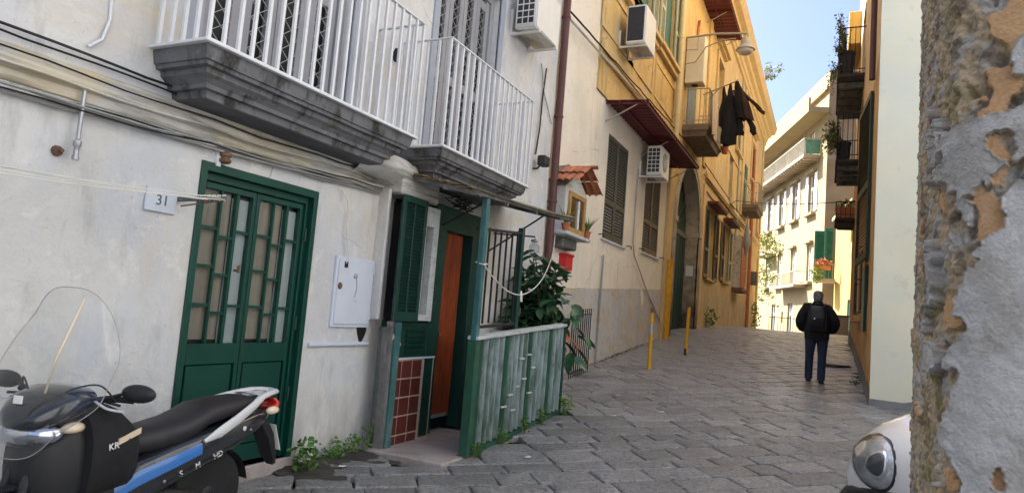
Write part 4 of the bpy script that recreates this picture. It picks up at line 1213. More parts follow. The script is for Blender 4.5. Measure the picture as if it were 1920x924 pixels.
MB().tube([(W + .06, 2.5, 2.74), (W + .06, 2.5, 2.42)], .014, 8).build('pipe', m_zinc, t, smooth=40)
MB().lathe([(.02, 0), (.022, .02), (.016, .03), (.016, .08), (.024, .09), (.024, .12)], (W + .06, 2.5, 2.29), 10).build('valve', m_zinc, t, smooth=40)
MB().lathe([(.035, 0), (.03, .02), (.012, .03), (.012, .06)], (W, 2.42, 2.33), 10, 'x').build('rusty_boss', m_rust, t)
t = thing('cable_insulator', 'dark porcelain cable clamp above the green door', 'insulator', (W, 3.62, 2.55))
MB().lathe([(.03, 0), (.045, .01), (.045, .03), (.032, .035), (.032, .05), (.045, .055), (.045, .08), (.03, .09)], (W + .05, 3.62, 2.53), 12).build('porcelain', m_rust, t, smooth=40)
MB().box(W, W + .05, 3.6, 3.64, 2.55, 2.6).box(W - .002, W + .03, 3.56, 3.60, 2.5, 2.68).build('bracket', m_whitepaint, t)

t = thing('clothesline_bracket', 'wooden clothesline bracket with white ropes beside number 31', 'clothesline', (W, 3.3, 2.2))
MB().bar((W, 3.3, 2.19), (W + .48, 3.32, 2.2), .025, .03).build('arm', m_oldwood, t)
MB().tube([(W + .03, 3.3, 2.14), (W + .46, 3.32, 2.19)], .006, 5).build('stay', m_rust, t)
for k, (xx, zz) in enumerate(((.20, 0), (.30, -.01), (.42, .005), (.46, -.01))):
    pts = sag((W + xx, 3.31, 2.2 + zz), (W + xx + .25, -1.6, 2.24 + zz * 3), .10 + .02 * k, 24)
    MB().tube(pts, .0035, 5).build('rope', m_rope, t)
b = MB()
for k in range(7): b.tube([(W + .15 + .05 * k, 3.29, 2.215), (W + .155 + .05 * k, 3.31, 2.222), (W + .16 + .05 * k, 3.33, 2.20), (W + .155 + .05 * k, 3.31, 2.18)], .005, 5)
b.build('knots', m_rope, t)

single('balcony_spotlight', MB().lathe([(.02, 0), (.03, .02), (.035, .1), (.02, .14)], (W + .06, 5.62, 4.1), 10).tube([(W, 5.62, 4.16), (W + .06, 5.62, 4.16)], .012), m_iron, 'small black lamp on the wall between the two balconies', 'lamp', smooth=40)
t = thing('wall_floodlight', 'small black floodlight on the white wall beside the maroon drainpipe', 'lamp', (W, 9.5, 3.8))
MB().box(W + .1, W + .24, 9.42, 9.62, 3.86, 4.02).build('head', m_iron, t, bevel=.015)
MB().tube([(W, 9.5, 3.82), (W + .08, 9.5, 3.82), (W + .15, 9.5, 3.9)], .015).build('arm', m_iron, t)
cable('black cable dropping from the upper air conditioner of the white house', [(W + .05, 9.62, 5.5), (W + .03, 9.6, 5.0), (W + .04, 9.56, 4.5), (W + .03, 9.5, 4.05)], .014, m_cable)
cable('thin grey cable slanting from the upper air conditioner to the drainpipe', [(W + .05, 9.4, 5.5), (W + .03, 9.65, 5.1), (W + .03, 10.05, 4.7)], .010, m_cablegrey)

def ac(name, label, y0, z0, x0=W, w=.82, h=.58, d=.32, gap=.12, grid='white', fan=True):
    t = thing(name, label, 'air conditioner', (x0 + gap, y0, z0), 0, 'air conditioner units on the walls')
    x = x0 + gap
    MB().box(x, x + d, y0, y0 + w, z0, z0 + h).build('casing', m_acwhite, t, bevel=.02, seg=2)
    MB().box(x + .03, x + d - .04, y0 - .006, y0 - .001, z0 + .06, z0 + h - .05).build('side_coil', m_acdark, t)
    if grid:
        b = MB()
        for k in range(7): b.box(x + .03, x + d - .04, y0 - .014, y0 - .006, z0 + .06 + k * (h - .12) / 6 - .008, z0 + .06 + k * (h - .12) / 6 + .008)
        for k in range(4): b.box(x + .03 + k * (d - .07) / 3 - .006, x + .03 + k * (d - .07) / 3 + .006, y0 - .016, y0 - .008, z0 + .06, z0 + h - .05)
        b.build('side_grille', m_acwhite, t)
    if fan: MB().lathe([(.23, .001), (.23, .008)], (x + d, y0 + w * .42, z0 + h / 2), 24, 'x').build('fan_opening', m_acdark, t)
    b = MB()
    for r in (.06, .10, .14, .18, .22):
        for k in range(20):
            a, c = 2 * math.pi * k / 20, 2 * math.pi * (k + 1) / 20
            b.bar((x + d + .012, y0 + w * .42 + r * math.cos(a), z0 + h / 2 + r * math.sin(a)), (x + d + .012, y0 + w * .42 + r * math.cos(c), z0 + h / 2 + r * math.sin(c)), .006)
    for k in range(4):
        a = math.pi * k / 4
        b.bar((x + d + .014, y0 + w * .42 - .23 * math.cos(a), z0 + h / 2 - .23 * math.sin(a)), (x + d + .014, y0 + w * .42 + .23 * math.cos(a), z0 + h / 2 + .23 * math.sin(a)), .008)
    if fan: b.build('fan_guard', m_acwhite if grid else m_blackpl, t)
    for yy in (y0 + .1, y0 + w - .1):
        MB().bar((x0, yy, z0 - .02), (x + d + .02, yy, z0 - .02), .04, .04).bar((x0 + .02, yy, z0), (x0 + .02, yy, z0 + .35), .04, .03).build('bracket', m_acwhite, t)
    MB().box(x, x + d, y0 + .05, y0 + w - .05, z0 - .012, z0 - .002).build('base_pan', m_cornice, t)
    return t
ac('air_conditioner', 'air conditioner unit on the white house beside the maroon drainpipe', 8.22, 5.56, h=.70, d=.34, w=.85, fan=False)
ac('air_conditioner', 'air conditioner unit with white side grille under the maroon awning', 15.75, 5.08, w=.86, h=.72, d=.36, gap=.2)
ac('air_conditioner', 'air conditioner unit on the ochre wall below the sage shutters', 13.3, 7.38, W + .03, w=.9, h=.85, d=.42, gap=.18, grid='', fan=False)

t = thing('boiler_cabinet', 'cream boiler cabinet on the ochre wall above the laundry balcony', 'boiler', (W + .05, 20.4, 8.9))
MB().box(W + .05, -3.68, 20.25, 20.75, 8.95, 10.45).build('casing', M('cream_enamel', (.70, .66, .52), .5, .06, 3, .08, 40), t, bevel=.02)
MB().lathe([(.10, 0), (.10, .03)], (-3.98, 20.5, 8.92), 12).build('flue_vent', m_iron, t)
MB().tube([(-3.95, 20.45, 10.45), (-3.95, 20.45, 10.8), (-3.9, 20.3, 10.95)], .05, 8).build('flue_pipe', m_terra, t, smooth=40)

def downpipe(name, label, y, z0, z1, r, mat, x=None, rings=(), cat='drainpipe'):
    x = x or W + r + .02
    t = thing(name, label, cat, (x, y, z0))
    MB().tube([(x, y, z0), (x, y, z1)], r, 12).build('pipe', mat, t, smooth=40)
    for z in rings:
        MB().lathe([(r, 0), (r + .012, .005), (r + .012, .045), (r, .05)], (x, y, z), 12).build('collar', mat, t, smooth=40)
        MB().box(W - .01, x, y - .015, y + .015, z + .01, z + .03).build('clip', mat, t)
    return t
downpipe('drainpipe', 'maroon drainpipe where the white house meets the cream house', 10.22, .42, 9.4, .065, m_brownpipe, rings=(1.5, 3.4, 4.85, 6.6))
downpipe('drainpipe', 'cream drainpipe on the ochre front beside the sage shutters', 18.9, 6.1, 14, .085, m_creampipe, W + .18, (7.5, 9.8, 12))
downpipe('pipe_guard', 'tall yellow pipe guard at the corner before the arched portal', 19.34, 1.02, 3.38, .105, m_yellow, W + .12, (3.3,), 'pipe')
single('thin_wall_pipe', MB().tube([(W + .05, 13.25, .62), (W + .05, 13.28, 2.0), (W + .05, 13.3, 2.85)], .022, 6), m_zinc, 'thin grey vertical pipe on the grey dado of the cream house', 'pipe', smooth=40)
cable('grey cable dropping from the air conditioner beside the cream house shutters', [(W + .05, 15.62, 5.2), (W + .04, 15.6, 4.4), (W + .04, 15.55, 3.4), (W + .05, 15.7, 3.1), (W + .05, 17.2, 2.3), (W + .05, 18.9, 1.55)], .016, m_cablegrey)
cable('upper dark cable running along the ochre band above the maroon awning', sag((W + .12, 10.3, 6.75), (W + .14, 20.3, 7.18), .0, 30, .04), .018, m_cable)
cable('lower tan pipe running along the ochre band above the maroon awning', sag((W + .14, 10.3, 6.60), (W + .14, 20.2, 6.95), .0, 20, .01), .024, m_cornice)
cable('uppermost cable on the ochre front past the arched portal', sag((W + .12, 24.3, 7.35), (W + .12, 37.5, 7.3), .05, 20, .03), .02, m_cable)
cable('middle cable on the ochre front past the arched portal', sag((W + .10, 24.3, 6.95), (W + .10, 37.5, 6.95), .08, 20, .03), .02, m_cable)
cable('lowest cable on the ochre front past the arched portal', sag((W + .06, 24.8, 6.55), (W + .06, 36.5, 6.6), .1, 20, .03), .02, m_cable)
cable('wire spanning the lane from the ochre front to the dark balconies', [(W + .1, 31.0, 6.6), (W + .12, 31.2, 7.0), (W + .3, 31.2, 7.2)] + sag((W + .5, 31, 7.2), (.6, 21.5, 5.5), .12, 20), .014, m_cable, group='wires over the lane', name='overhead_wire')

def bollard(label, x, y, h, top, lean=0):
    z = g(y, x)
    t = thing('bollard', label, 'bollard', (x, y, z - .03), 0, 'thin yellow bollards on the lane')
    MB().tube([(x, y, z - .04), (x + lean, y, z + h)], .038, 12).build('post', m_yellow, t, smooth=40)
    if top:
        MB().tube([(x + lean, y, z + h + .001), (x + lean, y, z + h + .10)], .036, 12).build('rusty_top', m_rust, t, smooth=40)
        MB().tube([(x + lean * .6, y, z + h * .62), (x + lean * .75, y, z + h * .80)], .0395, 12).build('worn_sleeve', m_zinc, t, smooth=40)
    else:
        MB().tube([(x, y, z - .02), (x, y, z + .15)], .0395, 12).build('dark_foot', m_iron, t, smooth=40)
        MB().tube([(x + lean, y, z + h), (x + lean, y, z + h + .02)], .03, 12).build('cap', m_rust, t, smooth=40)
bollard('yellow bollard with a rusty top, nearer of the two in the lane', -3.18, 13.4, 1.12, True)
bollard('yellow bollard with a dark foot, farther of the two in the lane', -3.0, 16.2, 1.12, False, .03)

# ------------------------------------------------------------------ porch: fence, railing, canopy
t = thing('porch_fence', 'green and white corrugated porch fence with pale wooden cap', 'fence', (-3.25, 6.1, .0))
XF = -3.25
def fz(y): return g(y, XF) + .05
n = 36
b = MB()
for i in range(n):
    ya, yb = 6.16 + 2.44 * i / n, 6.16 + 2.44 * (i + 1) / n
    b.add([(XF - .02, ya, fz(ya)), (XF - .02, yb, fz(yb)), (XF - .02, yb, 1.24 + .064 * (yb - 6.06)), (XF - .02, ya, 1.24 + .064 * (ya - 6.06))], [(0, 1, 2, 3)])
b.build('backing_sheet', m_fence, t)
nr = 19
for i in range(nr):
    y = 6.22 + 2.34 * i / (nr - 1)
    z0, z1 = fz(y) + .01, 1.232 + .064 * (y - 6.06)
    rings = []
    for k in range(7):
        z = z0 + (z1 - z0) * k / 6
        o_ = .004 * fbm((i * 3.1, z * 2, 0), 3)
        rings.append([(XF - .018, y - .030, z), (XF + .020 + o_, y - .018, z), (XF + .030 + o_, y, z), (XF + .020 + o_, y + .018, z), (XF - .018, y + .030, z)])
    MB().loft(rings).build('rib', m_rib if (i % 5) else m_fence, t, smooth=50)
for (y, z) in ((7.0, .62), (7.18, .70), (7.35, .78), (7.25, 1.02), (7.45, 1.06), (7.1, .44), (7.6, .9), (6.85, .5), (7.55, .6)): MB().box(XF + .01, XF + .034, y - .06, y + .06, z - .008, z + .01).build('seam_strip', m_capwood, t)
b = MB()
b.loft([[(XF - .07, y, z), (XF + .055, y, z), (XF + .06, y, z + .035), (XF - .065, y, z + .04)] for y, z in [(6.05 + .32 * k, 1.245 + .064 * .32 * k + .005 * fbm((k * 2.2, 0, 0), 2)) for k in range(9)]])
b.build('wooden_cap', m_capwood, t, bevel=.005)
b = MB()
b.loft([[(XF - .05, y, fz(y) - .07), (XF + .035, y, fz(y) - .07), (XF + .035, y, fz(y) + .0), (XF - .05, y, fz(y) + .0)] for y in (6.1, 7, 8, 8.64)])
b.build('bottom_rail', m_fence, t)
MB().box(XF - .07, XF + .03, 8.6, 8.66, g(8.6, XF), 1.39).build('end_post', m_greendk, t)
t = thing('porch_post', 'slim teal post at the porch corner carrying the canopy', 'post', (XF, 6.08, 0))
MB().loft([[(XF - .05, 6.03, z), (XF + .05, 6.03, z), (XF + .05, 6.13, z), (XF - .05, 6.13, z)] for z in (-.06, .08, 1.24)]).build('lower_shaft', m_fence, t, bevel=.005)
MB().box(XF - .032, XF + .032, 6.045, 6.115, 1.24, 2.76).build('upper_shaft', m_teal, t, bevel=.005)
MB().box(XF - .06, XF + .06, 6.02, 6.14, .02, .09).build('base_shoe', m_rust, t)

t = thing('porch_railing', 'dark green vertical-bar railing above the porch fence', 'railing', (XF - .09, 6.6, 1.3))
xr_ = XF - .10
MB().bar((xr_, 6.12, 2.40), (xr_, 7.25, 2.50), .035, .03).build('rail', m_iron, t)
MB().bar((xr_, 6.12, 1.36), (xr_, 7.25, 1.42), .035, .03).build('rail', m_iron, t)
bm_ = MB().box(-.009, .009, -.009, .009, -.52, .52).mesh('bar')
bm_.materials.append(m_iron)
for k in range(7): piece('bar', bm_, t, (xr_, 6.26 + k * .145, 1.92 + k * .008))
MB().box(xr_ - .03, xr_ + .03, 7.2, 7.27, 1.30, 2.56).build('end_post', m_greendk, t, bevel=.004)

t = thing('porch_canopy', 'sagging bamboo canopy over the porch', 'canopy', (W, 7.2, 2.7))
def cz(x, y): return 2.98 - (x - W) * .22 + .055 * (y - 5.8) - .03 * math.sin((y - 5.8) * 1.1)
for k in range(11):
    x = W + .06 + k * .10
    pts = [(x, y, cz(x, y) + rnd.uniform(-.008, .008)) for y in (5.82, 6.5, 7.2, 7.9, 8.6 + rnd.uniform(-.12, .06))]
    MB().loft([[(p[0] - .046, p[1], p[2]), (p[0] + .046, p[1], p[2]), (p[0] + .046, p[1], p[2] + .012), (p[0] - .046, p[1], p[2] + .012)] for p in pts]).build('slat', m_bamboo, t)
b = MB()
b.sheet(lambda u, v: (W + .02 + 1.12 * u, 5.8 + 2.75 * v, cz(W + .02 + 1.12 * u, 5.8 + 2.75 * v) + .018), 8, 10)
b.build('top_sheet', m_oldwood, t)
b = MB()
for y in (5.86, 6.5, 7.3, 8.1, 8.5): b.bar((W, y, cz(W, y) - .03), (-3.2, y, cz(-3.2, y) - .03), .04, .045)
b.bar((-3.22, 5.8, cz(-3.22, 5.8) - .02), (-3.22, 8.55, cz(-3.22, 8.55) - .02), .04, .05).bar((-3.6, 5.8, cz(-3.6, 5.8) - .05), (-3.6, 8.55, cz(-3.6, 8.55) - .05), .04, .04)
b.build('frame', m_oldwood, t)
for y in (6.55, 8.2): MB().tube([(W, y, 2.35), (-3.5, y, cz(-3.5, y) - .06)], .012, 6).build('stay', m_iron, t)
MB().tube([(W + .02, 8.3, 2.62), (-3.75, 8.55, 2.62), (-3.75, 8.55, 2.56)], .012, 6).build('lantern_arm', m_iron, t)
single('knotted_wire', MB().tube([(W + .25 + .10 * math.sin(k * 2.1) + .03 * fbm((k, 0, 0), 2), 6.75 + .012 * k + .08 * math.cos(k * 1.7), 2.80 + .06 * math.sin(k * 1.3)) for k in range(34)], .007, 5), m_cable, 'tangle of black wire under the canopy beam', 'cable', smooth=60)

t = thing('porch_rope', 'slack white washing rope with a peg tied from porch post', 'rope', (XF, 7, 1.9))
pts = smooth_path([(XF + .05, 6.06, 2.02), (XF + .06, 6.2, 1.93), (XF + .08, 6.6, 1.78), (XF + .1, 7.0, 1.77), (XF + .08, 7.5, 1.95), (XF, 8.0, 2.3), (XF - .1, 8.3, 2.62)])
MB().tube(pts, .007, 6).build('rope', m_rope, t, smooth=60)
MB().tube([(XF, 6.04, 2.03), (XF + .05, 6.03, 2.02), (XF + .05, 6.12, 2.03), (XF - .04, 6.13, 2.05), (XF - .04, 6.04, 2.04)], .008, 6).build('knot', m_rope, t)
MB().bar((XF + .1, 6.90, 1.80), (XF + .11, 6.90, 1.68), .012).bar((XF + .1, 6.915, 1.80), (XF + .11, 6.93, 1.68), .012).build('peg', m_label, t)

# ------------------------------------------------------------------ plants
def leafmesh(name, l, w, mat, cup=.15):
    b = MB()
    rows = []
    for k in range(7):
        s = k / 6
        ww = w * math.sin(math.pi * (.06 + .90 * s)) ** .75
        z = -cup * l * s * s + .02
        rows.append([(l * s, -ww / 2, z + ww * .20), (l * s, 0, z), (l * s, ww / 2, z + ww * .20)])
    b.loft(rows, cap=False, closed=False)
    me = b.mesh(name, smooth='all')
    me.materials.append(mat)
    return me
t = thing('rubber_plant', 'big rubber plant with glossy dark leaves behind the porch', 'plant', (-3.85, 9.35, .3))
lm = [leafmesh('leaf', .33, .155, m_leafdk), leafmesh('leaf', .27, .135, m_leafdk, .3)]
r2 = random.Random(5)
stems = []
for k in range(19):
    a = k * 2.4
    rr_ = math.sqrt((k + .5) / 17)
    e = Vector((-3.92 + .42 * math.cos(a) * rr_, 9.05 + .62 * math.sin(a) * rr_, r2.uniform(1.75, 2.62) - .35 * rr_))
    p0 = Vector((-3.85, 9.35, .55))
    m0 = p0.lerp(e, .5) + Vector((r2.uniform(-.1, .1), r2.uniform(-.1, .1), .12))
    stems.append((p0, m0, e))
b = MB()
for p0, m0, e in stems: b.tube([p0, m0, e], [.022, .016, .008], 6)
b.build('stem', m_bark, t, smooth=60)
cnt = 0
for p0, m0, e in stems:
    for k in range(26):
        s = .12 + .88 * k / 25
        p = (p0.lerp(m0, s * 2) if s < .5 else m0.lerp(e, s * 2 - 1))
        if p.z < 1.0: continue
        a = k * 2.4 + r2.uniform(-.4, .4)
        piece('leaf', lm[k % 2], t, p, (r2.uniform(-.5, .5), r2.uniform(-.55, .75), a), [r2.uniform(.75, 1.15)] * 3)
for k in range(12):        # low leaves leaning out over the lane
    piece('leaf', lm[0], t, (-3.40 + r2.uniform(-.12, .12), 9.15 + r2.uniform(-.25, .35), .95 + k * .075), (r2.uniform(-.4, .4), r2.uniform(.0, .9), r2.uniform(-1.6, .9)))
MB().lathe([(.20, .28), (.24, .55), (.27, .74), (.29, .75), (.29, .80), (.26, .80), (.25, .70)], (-3.85, 9.35, 0), 18).build('pot', m_pot, t, smooth=40)
for k, (x, y, z) in enumerate(((-3.42, 9.05, 1.28), (-3.36, 9.2, 1.2))):
    piece('dry_leaf', leafmesh('dry_leaf', .2, .09, m_terra), t, (x, y, z), (.3, .5 + k * .3, -.6 + k))

t = thing('iron_guard', 'low black iron fence against the grey dado behind the plant', 'fence', (-4.1, 11.6, .45))
for z in (.55, 1.55): MB().bar((-4.02, 11.05, z + .0), (-4.02, 12.1, z + .06), .02).build('rail', m_iron, t)
me = MB().box(-.008, .008, -.008, .008, 0, 1.2).mesh('bar')
me.materials.append(m_iron)
for k in range(10): piece('bar', me, t, (-4.02, 11.08 + k * .11, .46 + k * .006))

# wall shrine
t = thing('wall_shrine', 'wall shrine with terracotta tile roof and wooden glass door', 'shrine', (W, 11.3, 2.8))
sy0, sy1, sx_ = 10.36, 11.44, W + .26
SM = (sy0 + sy1) / 2
MB().box(W - .01, sx_, sy0, sy1, 2.95, 3.72).build('niche', m_white, t, bevel=.008)
MB().box(W - .01, sx_ + .10, sy0 - .08, sy1 + .08, 2.89, 2.95).build('shelf', m_capwood, t, bevel=.01)
MB().box(W - .01, sx_ - .06, sy0 + .2, sy1 - .2, 2.70, 2.89).build('corbel', m_oldwood, t, bevel=.02)
f = MB()
for a, c, d, e in ((SM - .42, SM - .34, 2.96, 3.66), (SM + .34, SM + .42, 2.96, 3.66), (SM - .34, SM + .34, 3.58, 3.66), (SM - .34, SM + .34, 2.96, 3.05)): f.box(sx_, sx_ + .04, a, c, d, e)
fo = f.build('door_frame', m_wood, t, bevel=.004)
MB().box(sx_ + .005, sx_ + .012, SM - .34, SM + .34, 3.05, 3.58).build('back_panel', m_wood, fo)
MB().box(sx_ + .014, sx_ + .018, SM - .34, SM + .34, 3.05, 3.58).build('pane', m_glass, fo)
MB().tube([(sx_ + .03, SM + .05, 3.05), (sx_ + .03, SM + .05, 3.55)], .022, 8).build('white_candle', m_label, fo)
b = MB()
for sg, ya, yb in ((-1, 10.45, 11.28), (1, 11.28, 12.12)):
    pass
gbl = MB().prism([(sy0, 3.72), (sy1, 3.72), (SM, 4.04)], 'x', W - .01, sx_ - .01)
gbl.build('gable', m_cornice, t)
def tile_mesh():
    b = MB()
    prof = [(math.cos(a) * .085, math.sin(a) * .045) for a in [math.pi * k / 8 for k in range(9)]]
    rings = []
    for s, sc in ((0, .92), (.5, 1.0), (1, 1.08)):
        rings.append([(p[0] * sc, s * .34, p[1] * sc) for p in prof] + [(p[0] * sc * .86, s * .34, p[1] * sc * .80) for p in prof[::-1]])
    b.loft(rings)
    me = b.mesh('roof_tile', smooth=45)
    me.materials.append(m_terra)
    return me
tmsh = tile_mesh()
for sg in (-1, 1):
    for row in range(4):                              # tiles run from ridge down to the eave, rows step out from the wall
        for col in range(2):
            y = 11.28 + sg * (.06 + col * .28)
            z = 4.12 - (.04 + col * .32) * .50 + .03 * (1 - col)
            piece('roof_tile', tmsh, t, (W + .06 + row * .125, SM + sg * (.04 + col * .32), z), (-.46, rnd.gauss(0, .04), 0 if sg > 0 else math.pi), (.82, 1.15, 1.0))
for row in range(2): piece('ridge_tile', tmsh, t, (W + .0 + row * .27, SM, 4.13), (0, 0, -math.pi / 2), (1.0, .95, 1.0))
b = MB()
b.sheet(lambda u, v: (W - .01 + .11 * math.sin(math.pi * u) * math.sin(math.pi * v) * (1 + .6 * fbm((u * 5, v * 5, 2), 3)), 10.32 + .75 * u + .12 * v, 3.78 + .22 * u + .30 * v), 16, 10)
b.build('mortar_flashing', m_oldwood, t, smooth='all')
single('red_postbox', MB().box(W, W + .16, 10.9, 11.2, 2.34, 2.60).box(W, W + .18, 10.88, 11.22, 2.585, 2.63), m_redpaint, 'red box on the wall below the shrine', 'box', bevel=.01)
def spiky(label, x, y, z, h, potm):
    t = thing('potted_aloe', label, 'plant', (x, y, z), 0, 'potted plants at the shrine')
    MB().lathe([(.05, 0), (.07, .11), (.08, .115), (.08, .135), (.06, .13)], (x, y, z), 12).build('pot', potm, t, smooth=40)
    for k in range(13):
        a, l, o_ = k * 2.4, h * rnd.uniform(.6, 1), rnd.uniform(.2, .75)
        d = Vector((math.cos(a) * o_, math.sin(a) * o_, 1)).normalized()
        MB().tube([(x, y, z + .11), Vector((x, y, z + .11)) + d * l * .5, Vector((x, y, z + .11)) + d * l + Vector((math.cos(a), math.sin(a), -.3)) * .04], [.012, .012, .002], 5).build('blade', m_leafy if k % 3 else m_leafpale, t)
spiky('spiky potted plant on the shrine shelf, left of the wooden door', sx_ + .03, sy0 + .02, 2.95, .40, m_pot)
spiky('spiky potted plant on the shrine shelf, right of the wooden door', sx_ + .05, sy1 - .02, 2.95, .38, m_pot)
t = thing('glass_lantern', 'clear glass lantern hanging beside the shrine shelf', 'lantern', (-3.75, 8.55, 2.4))
MB().lathe([(.03, 2.36), (.07, 2.40), (.075, 2.48), (.05, 2.53), (.03, 2.55)], (-3.75, 8.55, 0), 12).build('globe', m_glass, t, smooth=40)
MB().lathe([(.055, 2.55), (.05, 2.575), (.015, 2.59)], (-3.75, 8.55, 0), 12).build('cap', m_zinc, t, smooth=40)

def leaf_cloud(pts_n, c, r, size, rr, flat=0):
    b = MB()
    for k in range(pts_n):
        while True:
            p = Vector((rr.uniform(-1, 1), rr.uniform(-1, 1), rr.uniform(-1, 1)))
            if .15 < p.length < 1: break
        if fbm(p * 2.2 + Vector(c), 2) < -.22: continue
        q = Vector((c[0] + p.x * r[0], c[1] + p.y * r[1], c[2] + p.z * r[2]))
        s = size * rr.uniform(.6, 1.3)
        d = Vector((rr.gauss(0, 1), rr.gauss(0, 1), rr.gauss(0, .6))).normalized()
        e = d.cross(Vector((rr.gauss(0, 1), rr.gauss(0, 1), rr.gauss(0, 1)))).normalized()
        n_ = d.cross(e) * s * .12
        b.add([q, q + d * s * .3 + e * s * .30 + n_, q + d * s * .68 + e * s * .28 + n_, q + d * s - n_, q + d * s * .68 - e * s * .28 + n_, q + d * s * .3 - e * s * .30 + n_, q + d * s * .5], [(0, 1, 6), (1, 2, 6), (2, 3, 6), (3, 4, 6), (4, 5, 6), (5, 0, 6)])
    return b
def weed(label, x, y, r, h, n, size=.05, mat=m_leafy, z=None):
    rr = random.Random(int(abs(x * 100 + y * 37)))
    z = g(y, x) if z is None else z
    t = thing('weed_clump', label, 'weeds', (x, y, z - .02), 0, 'weeds along the foot of the walls')
    leaf_cloud(n, (x, y, z + h * .5), (r, r, h * .55), size, rr).build('foliage', mat, t)
    b = MB()
    for k in range(8):
        a = rr.uniform(0, 6.3)
        b.tube([(x, y, z - .02), (x + r * .6 * math.cos(a), y + r * .6 * math.sin(a), z + h * rr.uniform(.4, .9))], .003, 4)
    b.build('stem', m_leafpale, t)
weed('leafy weed clump at the foot of the green door', -4.14, 4.78, .15, .27, 130, .06)
weed('smaller weed clump along the wall between green door and porch', -4.18, 5.22, .11, .20, 80, .05)
weed('weed tuft below the meter door against the white wall', -4.2, 5.5, .08, .20, 50, .045)
weed('weed tuft beside the old timber upright of the porch', -4.12, 5.62, .06, .26, 40, .045)
weed('weed tuft at the foot of the teal porch post', -3.16, 6.16, .10, .16, 60, .04)
weed('weed sprig under the near half of the corrugated fence', -3.17, 6.75, .10, .18, 50, .04)
weed('second weed sprig under the corrugated fence', -3.17, 7.35, .07, .2, 40, .04)
weed('tall grassy weed under the far half of the corrugated fence', -3.17, 7.9, .07, .24, 50, .045)
weed('weed clump at the far end of the corrugated fence', -3.15, 8.62, .12, .26, 80, .05)
weed('green moss tuft at the foot of the ochre wall past the portal', -4.22, 27.0, .4, .75, 240, .10)
weed('bright climbing weed at the far corner of the ochre palazzo', -4.1, 44.5, .35, 1.6, 240, .14, m_leafsun)
weed('low weeds at the foot of the right building beside the lane', .52, 14.2, .10, .12, 60, .04)
# moss line along the cream house
b = leaf_cloud(420, (W + .06, 15.5, .86), (.06, 3.6, .02), .03, random.Random(3))
b.v = [(v[0], v[1], v[2] + g(v[1], W) - .86 + .01) for v in b.v]
o = single('moss_fringe', b, m_moss, 'moss growing along the foot of the cream house', 'moss', kind='stuff')
o = single('damp_soil', MB().sheet(lambda u, v: (W + .02 + .50 * u * (1 + .25 * math.sin(v * 9)), 4.5 + 1.15 * v, g(4.5 + 1.15 * v, W) + .034 - .040 * u - .02 * (2 * v - 1) ** 4 + .022 * fbm((u * 5, v * 10, 0), 4)), 14, 30), m_mud, 'dark damp soil patch along the foot of the white wall', None, kind='stuff', smooth='all')
for k, (x, y) in enumerate(((-3.98, 5.0), (-2.75, 6.4), (-2.1, 9.6), (-2.95, 10.3), (-1.2, 11.2), (-2.6, 8.9))):
    z = g(y, x)
    single('litter_scrap', MB().sheet(lambda u, v: (x + .07 * u, y + .06 * v, z + .012 + .02 * abs(fbm((u * 2, v * 2, k), 2)) + .01 * u), 4, 4), m_label, ['scrap of white paper on the damp soil below the meter door', 'scrap of white paper on the paving near the porch post', 'scrap of white paper mid lane before the nearer bollard', 'scrap of white paper beyond the far end of the fence', 'scrap of white paper in the lane before the walking person', 'scrap of white paper beside the far end of the fence'][k], 'litter', 'paper scraps on the paving')

# ------------------------------------------------------------------ awnings, street lamp, laundry
def awning(label, y0, y1, zw, zf, xf, x0=W, pitch=.22):
    t = thing('corrugated_awning', label, 'awning', (x0, (y0 + y1) / 2, zw), 0, 'maroon awnings on the left fronts')
    n = round((y1 - y0) / pitch)
    for k in range(n):                                   # each rib of the sheet is a piece
        b = MB()
        ya = y0 + (y1 - y0) * k / n
        w = (y1 - y0) / n
        rings = []
        for s in (0, .5, 1):
            x, z = x0 + (xf - x0) * s, zw + (zf - zw) * s
            top = [(x, ya + w * q, z + .03 * math.sin(math.pi * q)) for q in (0, .25, .5, .75, .999)]
            rings.append(top + [(p[0], p[1], p[2] - .006) for p in top[::-1]])
        b.loft(rings).build('sheet_rib', m_awn, t, smooth=50)
    b = MB()
    for s in (.35, .95):
        x, z = x0 + (xf - x0) * s, zw + (zf - zw) * s - .03
        b.bar((x, y0, z), (x, y1, z), .03, .04)
    for y in (y0 + .1, (y0 + y1) / 2, y1 - .1):
        b.bar((x0, y, zw - .03), (xf, y, zf - .035), .03, .04)
    b.build('frame', m_awn, t)
    for y in (y0 + .12, (y0 + y1) / 2, y1 - .1): MB().tube([(x0, y, zw - .42), (x0 + (xf - x0) * .75, y, zw + (zf - zw) * .75 - .05)], .014, 6).build('stay', m_rail, t)
awning('maroon corrugated awning over the shutters of the cream house', 12.85, 19.0, 6.02, 5.98, -3.42)
awning('maroon corrugated awning high on the ochre palazzo above the boiler', 20.9, 26.2, 12.75, 12.7, -3.35, W + .03, .3)

